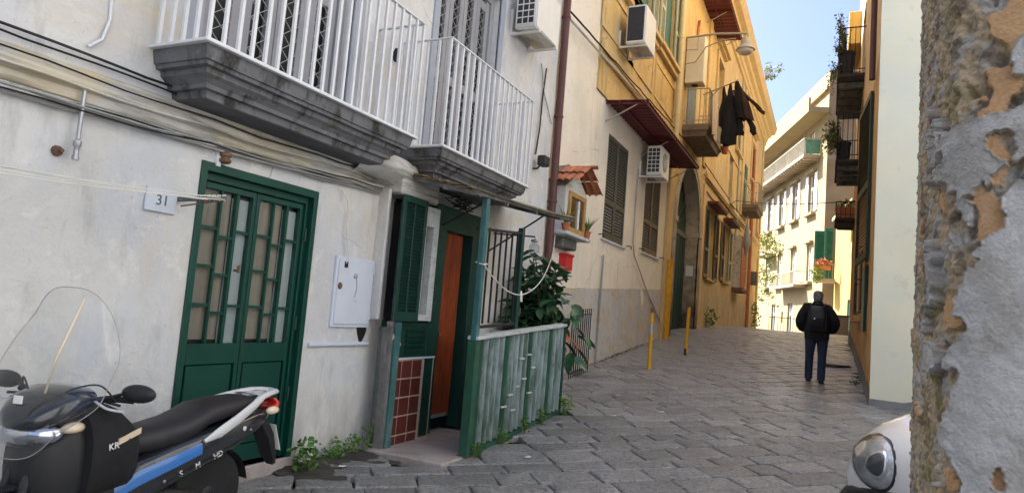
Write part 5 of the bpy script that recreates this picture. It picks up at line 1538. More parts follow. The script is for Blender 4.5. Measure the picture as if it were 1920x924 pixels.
t = thing('street_lamp', 'grey bell-shaped street lamp on a bracket over the lane', 'street lamp', (W, 20, 10.3))
MB().tube([(W, 20, 10.30), (-3.3, 20, 10.33), (-2.40, 20, 10.25)], .035, 8).build('bracket_arm', m_rail, t, smooth=40)
MB().tube([(W, 20, 9.45), (-3.9, 20, 9.5), (-3.6, 20, 9.95), (-3.1, 20, 10.12), (-2.75, 20, 10.12)], .02, 6).tube([(W, 20, 9.9), (-3.85, 20, 9.9), (-3.85, 20, 10.3)], .015, 6).build('scroll_stay', m_rail, t, smooth=40)
MB().lathe([(.02, 10.25), (.025, 10.12), (.12, 10.10), (.14, 9.98), (.14, 9.90), (.19, 9.86), (.27, 9.76), (.275, 9.74), (.24, 9.74), (.1, 9.9)], (-2.46, 20, 0), 20).build('hood', m_bronze, t, smooth=40)
MB().lathe([(.235, 9.745), (.22, 9.68), (.15, 9.62), (.02, 9.59)], (-2.46, 20, 0), 20).build('diffuser', m_acwhite, t, smooth=60)

t = thing('laundry_pole', 'pole sticking out of the iron balcony with laundry', 'pole', (-3.5, 20.3, 8.8))
MB().tube([(-3.7, 20.5, 8.62), (-2.62, 20.0, 8.82)], .02, 8).build('pole', m_rail, t, smooth=40)
MB().tube([(-3.5, 20.42, 8.45), (-3.2, 20.28, 8.70)], .012, 6).build('strut', m_rail, t)
def garment(label, p, l, w, mat, sleeves=0, legs=0, lean=0):
    t = thing('garment', label, 'laundry', p, 0, 'dark laundry on the balcony pole')
    b = MB()
    rr = random.Random(int(l * 1000 + w * 70))
    def body(c, l, w0, w1, dx, tw):
        rings = []
        for k in range(9):
            s = k / 8
            ww = w0 + (w1 - w0) * min(1, s * 1.8)
            cx, cy, z = c[0] + dx * s + .03 * fbm((s * 3, w0 * 9, l), 2), c[1] + .05 * fbm((s * 3, l, 4), 2), c[2] - l * s
            rings.append([(cx + ww * math.cos(a) * (1 + .35 * math.sin(a * 3 + tw + s * 2)), cy + ww * .55 * math.sin(a) * (1 + .3 * math.sin(a * 4 + s * 3)), z + (.04 * math.sin(a * 2 + tw) if k == 8 else 0)) for a in [2 * math.pi * i / 14 for i in range(14)]])
        b.loft(rings)
    body(p, l, .025, w, lean, rr.random() * 6)
    for k in range(sleeves): body((p[0] + (.10 if k else -.08) , p[1], p[2] - l * .22), l * .62, .04, .06, (.30 if k else -.06) + lean, k * 2.)
    for k in range(legs): body((p[0] + lean + (-.06, .10)[k], p[1], p[2] - l * .85), l * .55, .06, .075, (-.05, .22)[k], k)
    b.build('cloth', mat, t, smooth=60)
    MB().box(p[0] - .01, p[0] + .01, p[1] - .012, p[1] + .012, p[2] - .03, p[2] + .05).build('peg', m_wood, t)
garment('black garment nearest the railing on the laundry pole', (-3.05, 20.2, 8.72), 1.25, .12, m_cloth, lean=.05)
garment('long black coat hanging in the middle of the laundry pole', (-2.84, 20.1, 8.76), 1.85, .20, m_cloth, 2)
garment('dark trousers hanging at the end of the laundry pole', (-2.68, 20.03, 8.8), 1.15, .17, m_cloth, 0, 2, .25)
garment('dark brown jumper hanging at the end of the laundry pole', (-2.63, 20.0, 8.8), 1.2, .14, m_cloth2, 2, 0, .35)
t = thing('hanging_cloth', 'tan cloth draped over the end of the laundry balcony', 'cloth', (-3.44, 21, 7.5))
MB().sheet(lambda u, v: (-3.42 + .03 * math.sin(u * 14 + v) + .02 * v, 20.5 + 1.0 * u, 8.80 - 1.35 * v - .05 * math.sin(u * 9)), 20, 10).build('cloth', m_curt, t, smooth='all')
single('balcony_flowerpot', MB().lathe([(.09, 7.42), (.12, 7.66), (.13, 7.68), (.10, 7.68)], (-3.36, 23.2, 0), 12), m_pot, 'dark flowerpot at the far corner of the laundry balcony', 'flowerpot', smooth=40)
t = thing('folded_parasol', 'grey folded parasol hanging from the small far balcony', 'parasol', (-3.5, 33.5, 4.8))
MB().lathe([(.02, 6.6), (.06, 6.5), (.16, 5.9), (.19, 5.5), (.1, 5.3), (.07, 5.0)], (-3.62, 33.5, 0), 12).build('folded_cloth', m_cablegrey, t, smooth=60)
MB().tube([(-3.62, 33.5, 6.9), (-3.62, 33.5, 4.9)], .02, 6).tube([(W, 33.5, 6.7), (-3.62, 33.5, 6.85)], .02, 6).build('pole', m_rail, t)
t = thing('bay_trellis', 'reddish slatted box bay low on the ochre palazzo', 'bay', (W, 34.5, 3.6))
o = MB().box(W, W + .35, 34.3, 36.2, 3.5, 6.1).build('box', m_cornice, t)
me = MB().box(-.02, .02, -.05, .05, 0, 2.5).mesh('slat')
me.materials.append(m_terra)
for k in range(12): piece('slat', me, t, (W + .38, 34.4 + k * .155, 3.55))
MB().box(W, W + .5, 34.2, 36.3, 3.3, 3.5).build('ledge', m_rust, t, bevel=.02)
single('far_meter_box', MB().box(W, W + .35, 42.9, 43.7, 4.2, 5.0), m_oldwood, 'dark square box on the far end of the ochre palazzo', 'box', bevel=.02)
downpipe('drainpipe', 'orange drainpipe at the far end of the ochre palazzo', 40.6, 1.4, 12, .09, m_terra, W + .13, (3, 6), 'drainpipe')

# ------------------------------------------------------------------ pots and plants on the right-hand balconies, far things
def balcony_pot(label, x, y, z, r, h, mat):
    t = thing('balcony_pot', label, 'flowerpot', (x, y, z), 0, 'pots on the dark balconies')
    MB().lathe([(r * .75, 0), (r, h * .9), (r * 1.08, h * .91), (r * 1.08, h), (r * .9, h), (r * .85, h * .85)], (x, y, z), 14).build('pot', mat, t, smooth=40)
    MB().lathe([(r * .88, h * .86), (.01, h * .88)], (x, y, z), 14).build('soil', m_mud, t)
m_potdk = M('dark_pot', (.04, .035, .035), .8, .2, 4)
balcony_pot('large dark pot on the upper dark balcony', .22, 18.35, 8.085, .20, .66, m_potdk)
balcony_pot('dark pot on the lower dark balcony', .22, 18.35, 5.905, .17, .50, m_potdk)
def twiggy(label, x, y, z, r, h, n, mat, size, seed, lean=-.4):
    rr = random.Random(seed)
    t = thing('balcony_shrub', label, 'plant', (x, y, z), 0, 'shrubs on the dark balconies')
    b = MB()
    lv = MB()
    for k in range(n):
        e = Vector((x + lean * rr.uniform(.2, 1.2) * r, y + rr.uniform(-1, 1) * r, z + h * rr.uniform(-.1, 1)))
        m0 = Vector((x, y, z)).lerp(e, .5) + Vector((rr.uniform(-.1, .1), rr.uniform(-.1, .1), .15))
        b.tube([(x, y, z), m0, e], [.012, .008, .003], 4)
        for i in range(14):
            p = m0.lerp(e, rr.random() * 1.1) + Vector((rr.gauss(0, .06), rr.gauss(0, .06), rr.gauss(0, .06)))
            d = Vector((rr.gauss(0, 1), rr.gauss(0, 1), rr.gauss(0, 1))).normalized()
            q = d.cross(Vector((0, 0, 1))).normalized()
            s = size * rr.uniform(.6, 1.2)
            lv.add([p, p + d * s * .5 + q * s * .3, p + d * s, p + d * s * .5 - q * s * .3], [(0, 1, 2, 3)])
    b.build('stem', m_bark, t)
    lv.build('foliage', mat, t)
twiggy('sparse twiggy shrub in the large pot of the upper dark balcony', .18, 18.3, 8.7, .55, 1.0, 34, m_leafpale, .075, 4)
twiggy('trailing shrub spilling over the end of the upper dark balcony', .05, 18.2, 8.3, .5, -.55, 14, m_leafpale, .07, 14)
twiggy('pale leafy shrub spilling from the lower dark balcony', .14, 18.2, 6.2, .55, .7, 44, m_leafpale, .085, 6, -.55)
t = thing('window_planter', 'terracotta planter with bright green leaves on the lowest dark balcony', 'planter', (.3, 22, 5.06))
MB().box(.12, .62, 21.93, 22.2, 5.06, 5.40).build('trough', m_terra, t, bevel=.015)
leaf_cloud(150, (.37, 22.05, 5.5), (.26, .16, .14), .09, random.Random(8)).build('foliage', m_leafsun, t)
t = thing('creeper', 'pale green creeper hanging in the sun at the far bend', 'plant', (-4.0, 50, 1.5))
rr = random.Random(21)
lv, b = MB(), MB()
for k in range(13):
    p = Vector((-4.9 + rr.uniform(-.3, .3), 50 + rr.uniform(-1, 1), rr.uniform(4, 8.4)))
    pts = [p]
    for i in range(6):
        p = p + Vector((rr.uniform(.05, .42), rr.uniform(-.2, .2), rr.uniform(-.5, .28)))
        pts.append(p)
        for q in range(9):
            c = p + Vector((rr.gauss(0, .18), rr.gauss(0, .18), rr.gauss(0, .15)))
            d = Vector((rr.gauss(0, 1), rr.gauss(0, 1), rr.gauss(0, 1))).normalized()
            e = d.cross(Vector((0, 1, .3))).normalized()
            s = rr.uniform(.12, .22)
            lv.add([c, c + d * s * .5 + e * s * .3, c + d * s, c + d * s * .5 - e * s * .3], [(0, 1, 2, 3)])
    b.tube(pts, .012, 4)
b.build('stem', m_bark, t)
lv.build('foliage', m_leafsun, t)
t = thing('flower_box', 'orange flowering plants on the balcony beside the green shutters', 'plant', (-.6, 50.2, 5.3))
MB().box(-.9, .1, 50.02, 50.2, 5.9, 6.2).build('trough', m_terra, t)
leaf_cloud(160, (-.4, 50.05, 6.4), (.55, .2, .28), .16, random.Random(2)).build('blossom', m_terra, t)
leaf_cloud(200, (-.75, 50.0, 5.6), (.45, .2, .6), .17, random.Random(9)).build('foliage', m_leafsun, t)
t = thing('utility_cabinet', 'brown utility cabinet at the foot of the yellow house', 'cabinet', (.65, 43.6, 1.5))
MB().box(.18, 1.12, 43.2, 44.2, 1.5, 2.66).build('body', m_fartan, t, bevel=.02)
MB().box(.14, 1.16, 43.15, 44.25, 2.66, 2.74).build('lid', m_oldwood, t, bevel=.01)
single('drain_cover', MB().lathe([(.30, 0), (.28, .035), (.1, .045), (.01, .045)], (.22, 16.8, g(16.8, .2) + .004), 18), m_iron, 'round dark drain cover near the right wall beyond the person', 'drain cover', smooth=40)
t = thing('street_railing', 'low dark railing at the far end of the lane', 'railing', (-2.6, 53, 1.5))
b = MB().bar((-3.9, 53, 2.5), (-1.2, 53, 2.5), .05).build('top_rail', m_iron, t)
me = MB().box(-.015, .015, -.015, .015, 0, 1.0).mesh('bar')
me.materials.append(m_iron)
for k in range(14): piece('bar', me, t, (-3.9 + k * .208, 53, 1.5))
t = thing('roof_antenna', 'thin television aerial above the far apartment block', 'antenna', (.8, 56, 21.4))
b = MB().tube([(.8, 56, 21.3), (.8, 56, 24)], .03, 5).build('mast', m_rail, t)
b = MB().bar((-.4, 56, 23.8), (1.6, 56, 23.8), .03)
for k in range(7): b.bar((-.3 + k * .28, 55.7, 23.8), (-.3 + k * .28, 56.3, 23.8), .02)
b.build('elements', m_rail, t)
twiggy('sprig of weeds growing from the cornice of the ochre palazzo', -3.55, 38, 15.25, .9, .9, 14, m_leafpale, .16, 31, .9)

# ------------------------------------------------------------------ person walking away
def skinned(name, verts, edges, rad, mat, parent, sub=2, root=0):
    me = bpy.data.meshes.new(name)
    me.from_pydata(verts, edges, [])
    o = bpy.data.objects.new(name, me)
    COL.objects.link(o)
    o.parent = parent
    sk = o.modifiers.new('skin', 'SKIN')
    sk.use_smooth_shade = True
    for i, r in enumerate(rad):
        d = me.skin_vertices[0].data[i]
        d.radius = r if isinstance(r, tuple) else (r, r)
        d.use_root = i == root
    ss = o.modifiers.new('sub', 'SUBSURF')
    ss.levels = ss.render_levels = sub
    me.materials.append(mat)
    return o
def person():
    x0, y0 = -.17, 14.05
    t = thing('person', 'person in black jacket, jeans and backpack walking up the lane', 'person', (x0, y0, g(y0, x0) + .005), 0, local=True)
    t.scale = (1.0, 1.0, 1.0)
    V = [(0, 0, .92), (0, -.01, 1.12), (0, 0, 1.32), (0, .02, 1.43), (0, .05, 1.53), (0, .07, 1.63),
         (-.10, 0, .86), (-.115, .07, .49), (-.12, .13, .10), (-.125, .24, .04),
         (.10, 0, .86), (.105, -.02, .49), (.10, -.14, .09), (.105, -.03, .035),
         (-.19, 0, 1.36), (-.27, -.03, 1.12), (-.24, .17, .98), (-.16, .26, .98),
         (.19, 0, 1.36), (.28, -.03, 1.12), (.25, .17, .98), (.17, .26, .98)]
    E = [(0, 1), (1, 2), (2, 3), (3, 4), (4, 5), (0, 6), (6, 7), (7, 8), (8, 9), (0, 10), (10, 11), (11, 12), (12, 13), (2, 14), (14, 15), (15, 16), (16, 17), (2, 18), (18, 19), (19, 20), (20, 21)]
    Rr = [(.15, .11), (.14, .10), (.15, .10), .055, (.075, .085), (.07, .085), .09, .058, .042, .035, .09, .058, .042, .035, .055, .043, .034, .03, .055, .043, .034, .03]
    skinned('body', V, E, Rr, m_skin, t)
    # jacket with sleeves bent forward, hands in the front pockets
    JV = [(0, -.005, .90), (0, -.01, 1.0), (0, -.01, 1.12), (0, -.005, 1.30), (0, .01, 1.42), (0, .02, 1.475),
          (-.20, 0, 1.385), (-.265, -.02, 1.25), (-.305, -.04, 1.11), (-.27, .11, 1.0), (-.19, .20, .97),
          (.20, 0, 1.385), (.27, -.02, 1.25), (.315, -.04, 1.11), (.28, .11, 1.0), (.20, .20, .97)]
    JE = [(0, 1), (1, 2), (2, 3), (3, 4), (4, 5), (3, 6), (6, 7), (7, 8), (8, 9), (9, 10), (3, 11), (11, 12), (12, 13), (13, 14), (14, 15)]
    JR = [(.18, .12), (.18, .12), (.19, .13), (.20, .14), (.13, .115), (.085, .085), .115, .105, .098, .085, .07, .115, .105, .098, .085, .07]
    skinned('jacket', JV, JE, JR, m_cloth, t)
    MB().ell([(0, -.005, .79, .205, .15), (0, -.005, .82, .215, .158), (0, -.01, .95, .222, .16), (0, -.012, 1.12, .222, .158), (0, -.008, 1.28, .225, .15), (0, 0, 1.38, .195, .13), (0, .01, 1.44, .13, .105)], 20, 2.3).build('jacket_hem', m_cloth, t, smooth=60)
    tr = MB()
    for k in range(2):
        P = [(0, 6, 7, 8)[0], *((6, 7, 8) if k == 0 else (10, 11, 12))]
        a, b_, c = V[P[1]], V[P[2]], V[P[3]]
        secs = [(a[0] * .9, a[1], .90, .115, .125), (a[0], a[1], .78, .105, .115), ((a[0] + b_[0]) / 2, (a[1] + b_[1]) / 2, .63, .088, .10), (b_[0], b_[1], .49, .075, .085), ((b_[0] + c[0]) / 2, (b_[1] + c[1]) / 2 - .01, .30, .072, .08), (c[0], c[1], .09, .068, .078), (c[0], c[1], .055, .07, .08)]
        tr.ell([(s[0] + .004 * fbm((i * 3, k, 0), 2), s[1], s[2], s[3], s[4]) for i, s in enumerate(secs)], 14)
    tr.build('trousers', m_jean, t, smooth=60)
    for (x, y, zz) in ((-.122, .17, .0), (.102, -.09, .0)):
        MB().ell([(x, y, zz, .045, .13), (x, y, zz + .025, .05, .135), (x, y - .02, zz + .06, .047, .105), (x, y - .06, zz + .11, .045, .055)], 12).build('shoe', m_blackpl, t, smooth=60)
    # head: face turned away, grey hair under a dark cap
    MB().ell([(0, .06, 1.50, .05, .055), (0, .07, 1.53, .068, .085), (0, .072, 1.60, .076, .095), (0, .07, 1.66, .074, .092), (0, .065, 1.70, .05, .06)], 14).build('head', m_skin, t, smooth='all')
    MB().sph((0, .172, 1.595), (.012, .016, .018), 8, 5).sph((.077, .06, 1.595), (.012, .02, .03), 8, 5).sph((-.077, .06, 1.595), (.012, .02, .03), 8, 5).sph((.028, .160, 1.615), (.011, .008, .007), 6, 4).sph((-.028, .160, 1.615), (.011, .008, .007), 6, 4).sph((0, .163, 1.555), (.022, .008, .006), 6, 4).build('face_features', m_skin, t, smooth='all')
    MB().ell([(0, .045, 1.50, .070, .065), (0, .05, 1.56, .082, .088), (0, .05, 1.63, .083, .098)], 14).build('hair', m_hair, t, smooth='all')
    MB().ell([(0, .062, 1.615, .090, .108), (0, .062, 1.66, .090, .108), (0, .06, 1.70, .077, .093), (0, .055, 1.725, .045, .055), (0, .055, 1.73, .01, .01)], 16).ell([(0, .16, 1.625, .07, .07), (0, .165, 1.64, .06, .065)], 12).build('cap', m_hair, t, smooth=60)
    MB().ell([(0, -.01, 1.40, .13, .11), (0, .0, 1.46, .10, .10), (0, .015, 1.52, .085, .085)], 14).build('collar', m_cloth, t, smooth='all')
    # backpack
    bp = thing('backpack', 'black backpack with a small white badge worn by the walking person', 'backpack', (x0, y0, g(y0, x0) + .005), 0, local=True)
    MB().ell([(0, -.20, .95, .13, .07), (0, -.22, .98, .155, .10), (0, -.235, 1.15, .165, .115), (0, -.225, 1.32, .155, .10), (0, -.20, 1.41, .12, .075), (0, -.19, 1.43, .06, .04)], 18, 3.2).build('bag', m_blackpl, bp, smooth=60)
    MB().ell([(0, -.325, 1.0, .11, .02), (0, -.345, 1.03, .12, .03), (0, -.35, 1.15, .12, .035), (0, -.335, 1.2, .11, .02)], 14, 3.5).build('front_pocket', m_cloth, bp, smooth=60)
    for sx in (-1, 1): MB().tube([(sx * .10, -.17, 1.40), (sx * .13, -.06, 1.475), (sx * .14, .06, 1.45), (sx * .15, .13, 1.30), (sx * .17, .08, 1.1), (sx * .15, -.12, 1.0)], .02, 6).build('strap', m_blackpl, bp, smooth=60)
    MB().tube([(-.03, -.19, 1.43), (-.03, -.20, 1.47), (.03, -.20, 1.47), (.03, -.19, 1.43)], .009, 6).build('grab_loop', m_blackpl, bp)
    MB().box(-.055, -.035, -.372, -.35, 1.17, 1.20).build('badge', m_label, bp)
person()

# ------------------------------------------------------------------ scooter in the corner
def scooter():
    SC = .95
    t = thing('scooter', 'black scooter with blue side bands and tall clear windscreen parked by the white wall', 'scooter', (-3.60, 3.20, g(3.2, -3.6) - .03), RD(-88))
    t.scale = (SC, SC, SC)
    def yz(secs, n=18, pw=2.6):                          # sections across the machine: (x, zc, hy, hz)
        b = MB()
        def se(a):
            c, q = math.cos(a), math.sin(a)
            return math.copysign(abs(c) ** (2 / pw), c), math.copysign(abs(q) ** (2 / pw), q)
        b.loft([[(x, hy * se(2 * math.pi * k / n)[0], zc + hz * se(2 * math.pi * k / n)[1]) for k in range(n)] for x, zc, hy, hz in secs])
        return b
    def wheel(x, nm):
        w = MB().lathe([(.20, -.05), (.245, -.058), (.28, -.045), (.297, -.015), (.297, .015), (.28, .045), (.245, .058), (.20, .05)], (x, 0, .30), 36, 'y').build(nm, m_rubber, t, smooth=40)
        MB().lathe([(.205, -.04), (.215, -.035), (.215, .045), (.20, .045), (.19, .02), (.19, -.04)], (x, 0, .30), 36, 'y').build('rim', m_silver, w, smooth=40)
        b = MB()
        for k in range(6):
            a = math.pi * 2 * k / 6
            b.bar((x + .04 * math.cos(a), .01, .30 + .04 * math.sin(a)), (x + .20 * math.cos(a + .25), .01, .30 + .20 * math.sin(a + .25)), .03, .035, (0, 1, 0))
        b.lathe([(.05, -.06), (.055, .05), (.03, .06)], (x, 0, .30), 16, 'y').build('spokes', m_blackpl, w, smooth=40)
        return w
    wheel(0, 'rear_wheel')
    yz([(-.50, .80, .05, .03), (-.42, .775, .10, .06), (-.3, .745, .14, .085), (-.1, .695, .175, .105), (.15, .64, .19, .125), (.4, .575, .185, .14), (.62, .50, .16, .15), (.74, .42, .15, .12)], 22, 3.4).build('side_panel', m_scoot, t, smooth=50)
                                                          # blue band below the seat
    def band(u, v, sg):
        x = .78 - .56 * u
        zc, hz = np.interp(x, [-.1, .15, .4, .62, .78], [.69, .645, .585, .525, .47]), .045 * (1 - .25 * u)
        hy = float(np.interp(x, [-.1, .15, .4, .62, .78], [.176, .189, .188, .170, .155])) + .006
        return (x, sg * (hy - .012 * v * v), zc + .03 + hz * (2 * v - 1))
    for sg in (1, -1): MB().sheet(lambda u, v: band(u, v, sg), 14, 4).build('blue_band', m_blue, t, smooth='all')
    s = yz([(-.33, .885, .07, .02), (-.29, .885, .12, .045), (-.2, .883, .15, .06), (-.02, .868, .165, .072), (.14, .845, .17, .08), (.22, .805, .17, .085), (.32, .770, .168, .088), (.5, .745, .155, .085), (.66, .73, .12, .075), (.76, .71, .08, .05)], 22, 2.5).build('seat', m_seat, t, smooth=55)
    MB().tube([(.19, .172 * math.cos(a), .80 + .098 * math.sin(a)) for a in [-.2 + 3.54 * k / 14 for k in range(15)]], .004, 5).build('seat_seam', m_blackpl, s, smooth='all')
    for sg in (1, -1):                                    # panel joints and fixings along the tail
        MB().tube(smooth_path([(x, sg * (float(np.interp(x, [-.3, -.1, .15, .4, .62], [.13, .168, .183, .178, .152])) + .009), z) for x, z in ((-.34, .735), (-.1, .645), (.15, .575), (.4, .50), (.6, .42))]), .003, 5).build('panel_joint', m_cable, t)
        for x, z in ((-.22, .715), (.12, .60), (.47, .50)):
            MB().lathe([(.009, 0), (.009, sg * .005), (.004, sg * .006)], (x, sg * (float(np.interp(x, [-.3, -.1, .15, .4, .62], [.14, .172, .188, .183, .158])) + .001), z), 8, 'y').build('screw', m_zinc, t)
    # silver grab rail and rack
    rk = MB()
    for sg in (1, -1):
        pts = [(.21, .188 * sg, .70), (.10, .200 * sg, .745), (-.05, .198 * sg, .815), (-.20, .180 * sg, .885), (-.32, .130 * sg, .93), (-.44, .100 * sg, .945), (-.52, .065 * sg, .945), (-.54, 0, .945)]
        rings = []
        for i, p in enumerate(pts):
            a, c = Vector(pts[max(0, i - 1)]), Vector(pts[min(len(pts) - 1, i + 1)])
            d = (c - a).normalized()
            sd = d.cross(Vector((0, 0, 1))).normalized()
            uu = sd.cross(d)
            w_, h_ = (.014, .036) if i < 4 else (.030, .020)
            if i == 0: h_ = .012
            rings.append([Vector(p) + sd * w_ * math.cos(q) + uu * h_ * math.sin(q) for q in [2 * math.pi * k / 10 for k in range(10)]])
        rk.loft(rings)
    rk.sheet(lambda u, v: (-.30 - .10 * u, -.13 + .26 * v, .938 + .01 * math.sin(math.pi * v)), 4, 8)
    rk.sheet(lambda u, v: (-.45 - .05 * u, -.09 + .18 * v, .95), 2, 6)
    rk.bar((-.28, .0, .93), (-.58, .0, .945), .05, .018)
    rk.build('grab_rail', m_silver, t, smooth=50)
    MB().ell([(-.50, 0, .80, .03, .06), (-.545, 0, .82, .03, .085), (-.555, 0, .86, .028, .085), (-.52, 0, .895, .03, .07)], 14, 3).build('tail_lamp', m_redlens, t, smooth=50)
    for sg in (1, -1): MB().sph((-.47, .105 * sg, .815), (.065, .028, .03), 12, 8).build('indicator', m_amber, t, smooth='all')
    MB().loft([[(-.40, .07, .74), (-.40, -.07, .74), (-.46, -.07, .76), (-.46, .07, .76)], [(-.50, .07, .60), (-.50, -.07, .60), (-.55, -.07, .63), (-.55, .07, .63)], [(-.58, .06, .44), (-.58, -.06, .44), (-.61, -.06, .46), (-.61, .06, .46)], [(-.62, .03, .38), (-.62, -.03, .38), (-.65, -.03, .39), (-.65, .03, .39)]]).build('plate_hanger', m_blackpl, t, smooth=40)
    MB().loft([[(-.535, .09, .70), (-.535, -.09, .70), (-.54, -.09, .70), (-.54, .09, .70)], [(-.615, .09, .50), (-.615, -.09, .50), (-.62, -.09, .50), (-.62, .09, .50)]]).build('number_plate', m_label, t)
    b = MB()                                              # hugger over the rear wheel
    b.sheet(lambda u, v: (.325 * math.cos(2.0 + 1.0 * u) * 1.0, -.07 + .14 * v, .30 + (.325 - .02 * (2 * v - 1) ** 2) * math.sin(2.0 + 1.0 * u)), 14, 6)
    b.build('rear_mudguard', m_blackpl, t, smooth='all')
    yz([(.05, .28, .05, .05), (.15, .30, .09, .07), (.35, .34, .10, .09), (.55, .36, .08, .08)], 14, 3).build('engine_case', m_blackpl, t, smooth=50)
    yz([(.5, .33, .17, .05), (.7, .31, .20, .05), (1.0, .31, .20, .05), (1.06, .34, .2, .06)], 14, 3.5).build('footboard', m_blackpl, t, smooth=50)
    yz([(1.02, .66, .24, .32), (1.08, .68, .23, .33), (1.16, .70, .19, .29), (1.22, .72, .13, .22), (1.26, .74, .07, .12)], 20, 2.8).build('leg_shield', m_blackpl, t, smooth=50)
    # black thermal apron
    ap = yz([(.66, .66, .10, .10), (.72, .70, .24, .20), (.82, .74, .29, .24), (.95, .76, .31, .27), (1.04, .72, .30, .30)], 22, 2.7).build('leg_apron', m_cloth, t, smooth=60)
    MB().loft([[(.74, .262, .835), (.74, .262, .868), (.742, .255, .868), (.742, .255, .835)], [(.90, .302, .80), (.90, .302, .833), (.902, .294, .833), (.902, .294, .80)]]).build('reflective_strip', m_amber, ap)
    text_part('KR', .05, m_label, ap, (.935, .312, .80), (-1, -.05, .12), (.12, 0, 1), .002)
    # everything that turns with the handlebar is built straight and then steered
    STEER = RD(13)
    mark = set(o.name for o in bpy.data.objects)
    wheel(1.36, 'front_wheel')
    # handlebar cowl, headlight
    yz([(.92, 1.02, .12, .04), (1.0, 1.035, .19, .065), (1.1, 1.02, .205, .085), (1.2, .985, .19, .085), (1.28, .945, .13, .06), (1.31, .93, .06, .03)], 22, 2.5).build('handlebar_cowl', m_scoot, t, smooth=55)
    hl = MB().sph((1.19, 0, .87), (.105, .185, .080), 20, 10).build('headlight', m_chrome, t, smooth='all')
    MB().sph((1.20, 0, .87), (.118, .197, .090), 20, 10).build('lens', m_lens, hl, smooth='all')
    for sg in (1, -1):
        MB().sph((1.13, .185 * sg, .90), (.07, .045, .03), 12, 8).build('front_indicator', m_amber, t, smooth='all')
        MB().tube([(1.02, .18 * sg, 1.03), (.97, .30 * sg, 1.04), (.94, .37 * sg, 1.035)], .017, 8).build('handgrip', m_rubber, t, smooth=40)
        MB().tube([(1.04, .20 * sg, 1.04), (1.0, .28 * sg, 1.055), (.99, .35 * sg, 1.08)], .011, 6).tube([(1.0, .25 * sg, 1.025), (1.03, .36 * sg, 1.02)], .008, 5).build('mirror_stalk', m_blackpl, t, smooth=40)
        m = MB().sph((.985, .43 * sg, 1.085), (.034, .105, .05), 18, 10)
        m.build('mirror', m_blackpl, t, smooth='all')
    for sg in (1, -1):
        MB().tube(smooth_path([(.99, .30 * sg, 1.03), (1.06, .24 * sg, 1.12), (1.14, .12 * sg, 1.08), (1.16, .06 * sg, .98)]), .005, 5).build('brake_cable', m_cable, t)
        MB().tube(smooth_path([(1.03, .20 * sg, 1.03), (1.05, .30 * sg, 1.00), (1.03, .39 * sg, .99)]), .007, 6).build('brake_lever', m_silver, t)
    MB().tube(smooth_path([(1.02, -.19, 1.0), (1.15, -.19, .955), (1.26, -.12, .92), (1.305, 0, .905), (1.26, .12, .92), (1.15, .19, .955), (1.02, .19, 1.0)]), .004, 5).build('cowl_seam', m_cable, t)
    # windscreen: tall curved acrylic sheet, raked back
    def scr(u, v):
        s = 2 * u - 1
        w = .36 * (1 - .30 * max(0, v - .55) ** 1.6 / .28) * (1 - .35 * max(0, .25 - v) ** 1.5 / .125)
        lo, hi = .76, 1.63
        y = s * w
        zz = lo + (hi - lo) * v - .16 * abs(s) ** 3 * max(0, v - .5) * 2 + .14 * abs(s) ** 3 * max(0, .5 - v) * 2
        x = 1.33 - .30 * v + .04 * v * v - .70 * y * y
        return (x, y, zz)
    ws = MB().sheet(scr, 26, 26)
    top = list(ws.v)
    wo = ws.build('windscreen', m_screen, t, smooth='all')
    rim = [scr(k / 26, 0) for k in range(27)] + [scr(1, k / 26) for k in range(27)] + [scr(1 - k / 26, 1) for k in range(27)] + [scr(0, 1 - k / 26) for k in range(27)]
    MB().tube(rim, .0022, 5).build('screen_edge', m_cablegrey, wo)
    MB().tube([(1.20, .03, .98), (1.17, .06, 1.25), (1.08, .10, 1.58)], .006, 6).build('screen_highlight', m_amber, wo, smooth='all')  # pale rod standing in for the highlight streak on the screen
    MB().box(1.268, 1.275, -.06, -.01, 1.02, 1.06).build('sticker', m_label, wo)
    MB().tube([(1.22, .05, .72), (1.34, .07, .34)], .025, 8).tube([(1.22, -.05, .72), (1.34, -.07, .34)], .025, 8).build('fork', m_iron, t, smooth=40)
    b = MB()
    b.sheet(lambda u, v: (1.36 + .335 * math.cos(.3 + 2.2 * u), -.07 + .14 * v, .30 + (.335 - .02 * (2 * v - 1) ** 2) * math.sin(.3 + 2.2 * u)), 14, 6)
    b.build('front_mudguard', m_scoot, t, smooth='all')
    rot = Matrix.Translation((1.1, 0, 0)) @ Matrix.Rotation(STEER, 4, 'Z') @ Matrix.Translation((-1.1, 0, 0))
    for o in bpy.data.objects:
        if o.name not in mark and o.type == 'MESH': o.data.transform(rot)
    # raised lettering on the tail panel
    for ch, x, z in (('S', .36, .545), ('M', .24, .575), ('HD', .08, .615)):
        hy = float(np.interp(x, [-.3, -.1, .15, .4, .62], [.14, .175, .19, .185, .16])) + .002
        text_part(ch, .052, m_label, t, (x, hy, z - .02), (-1, -.04, .26), (.26, 0, 1), .002)
    MB().lathe([(.016, 0), (.016, .006), (.004, .008)], (-.14, .172, .735), 10, 'y').build('emblem', m_silver, t)
    MB().tube([(.2, .14, .2), (.1, .2, .03), (.06, .22, -.01)], .012, 6).build('stand', m_iron, t)
scooter()

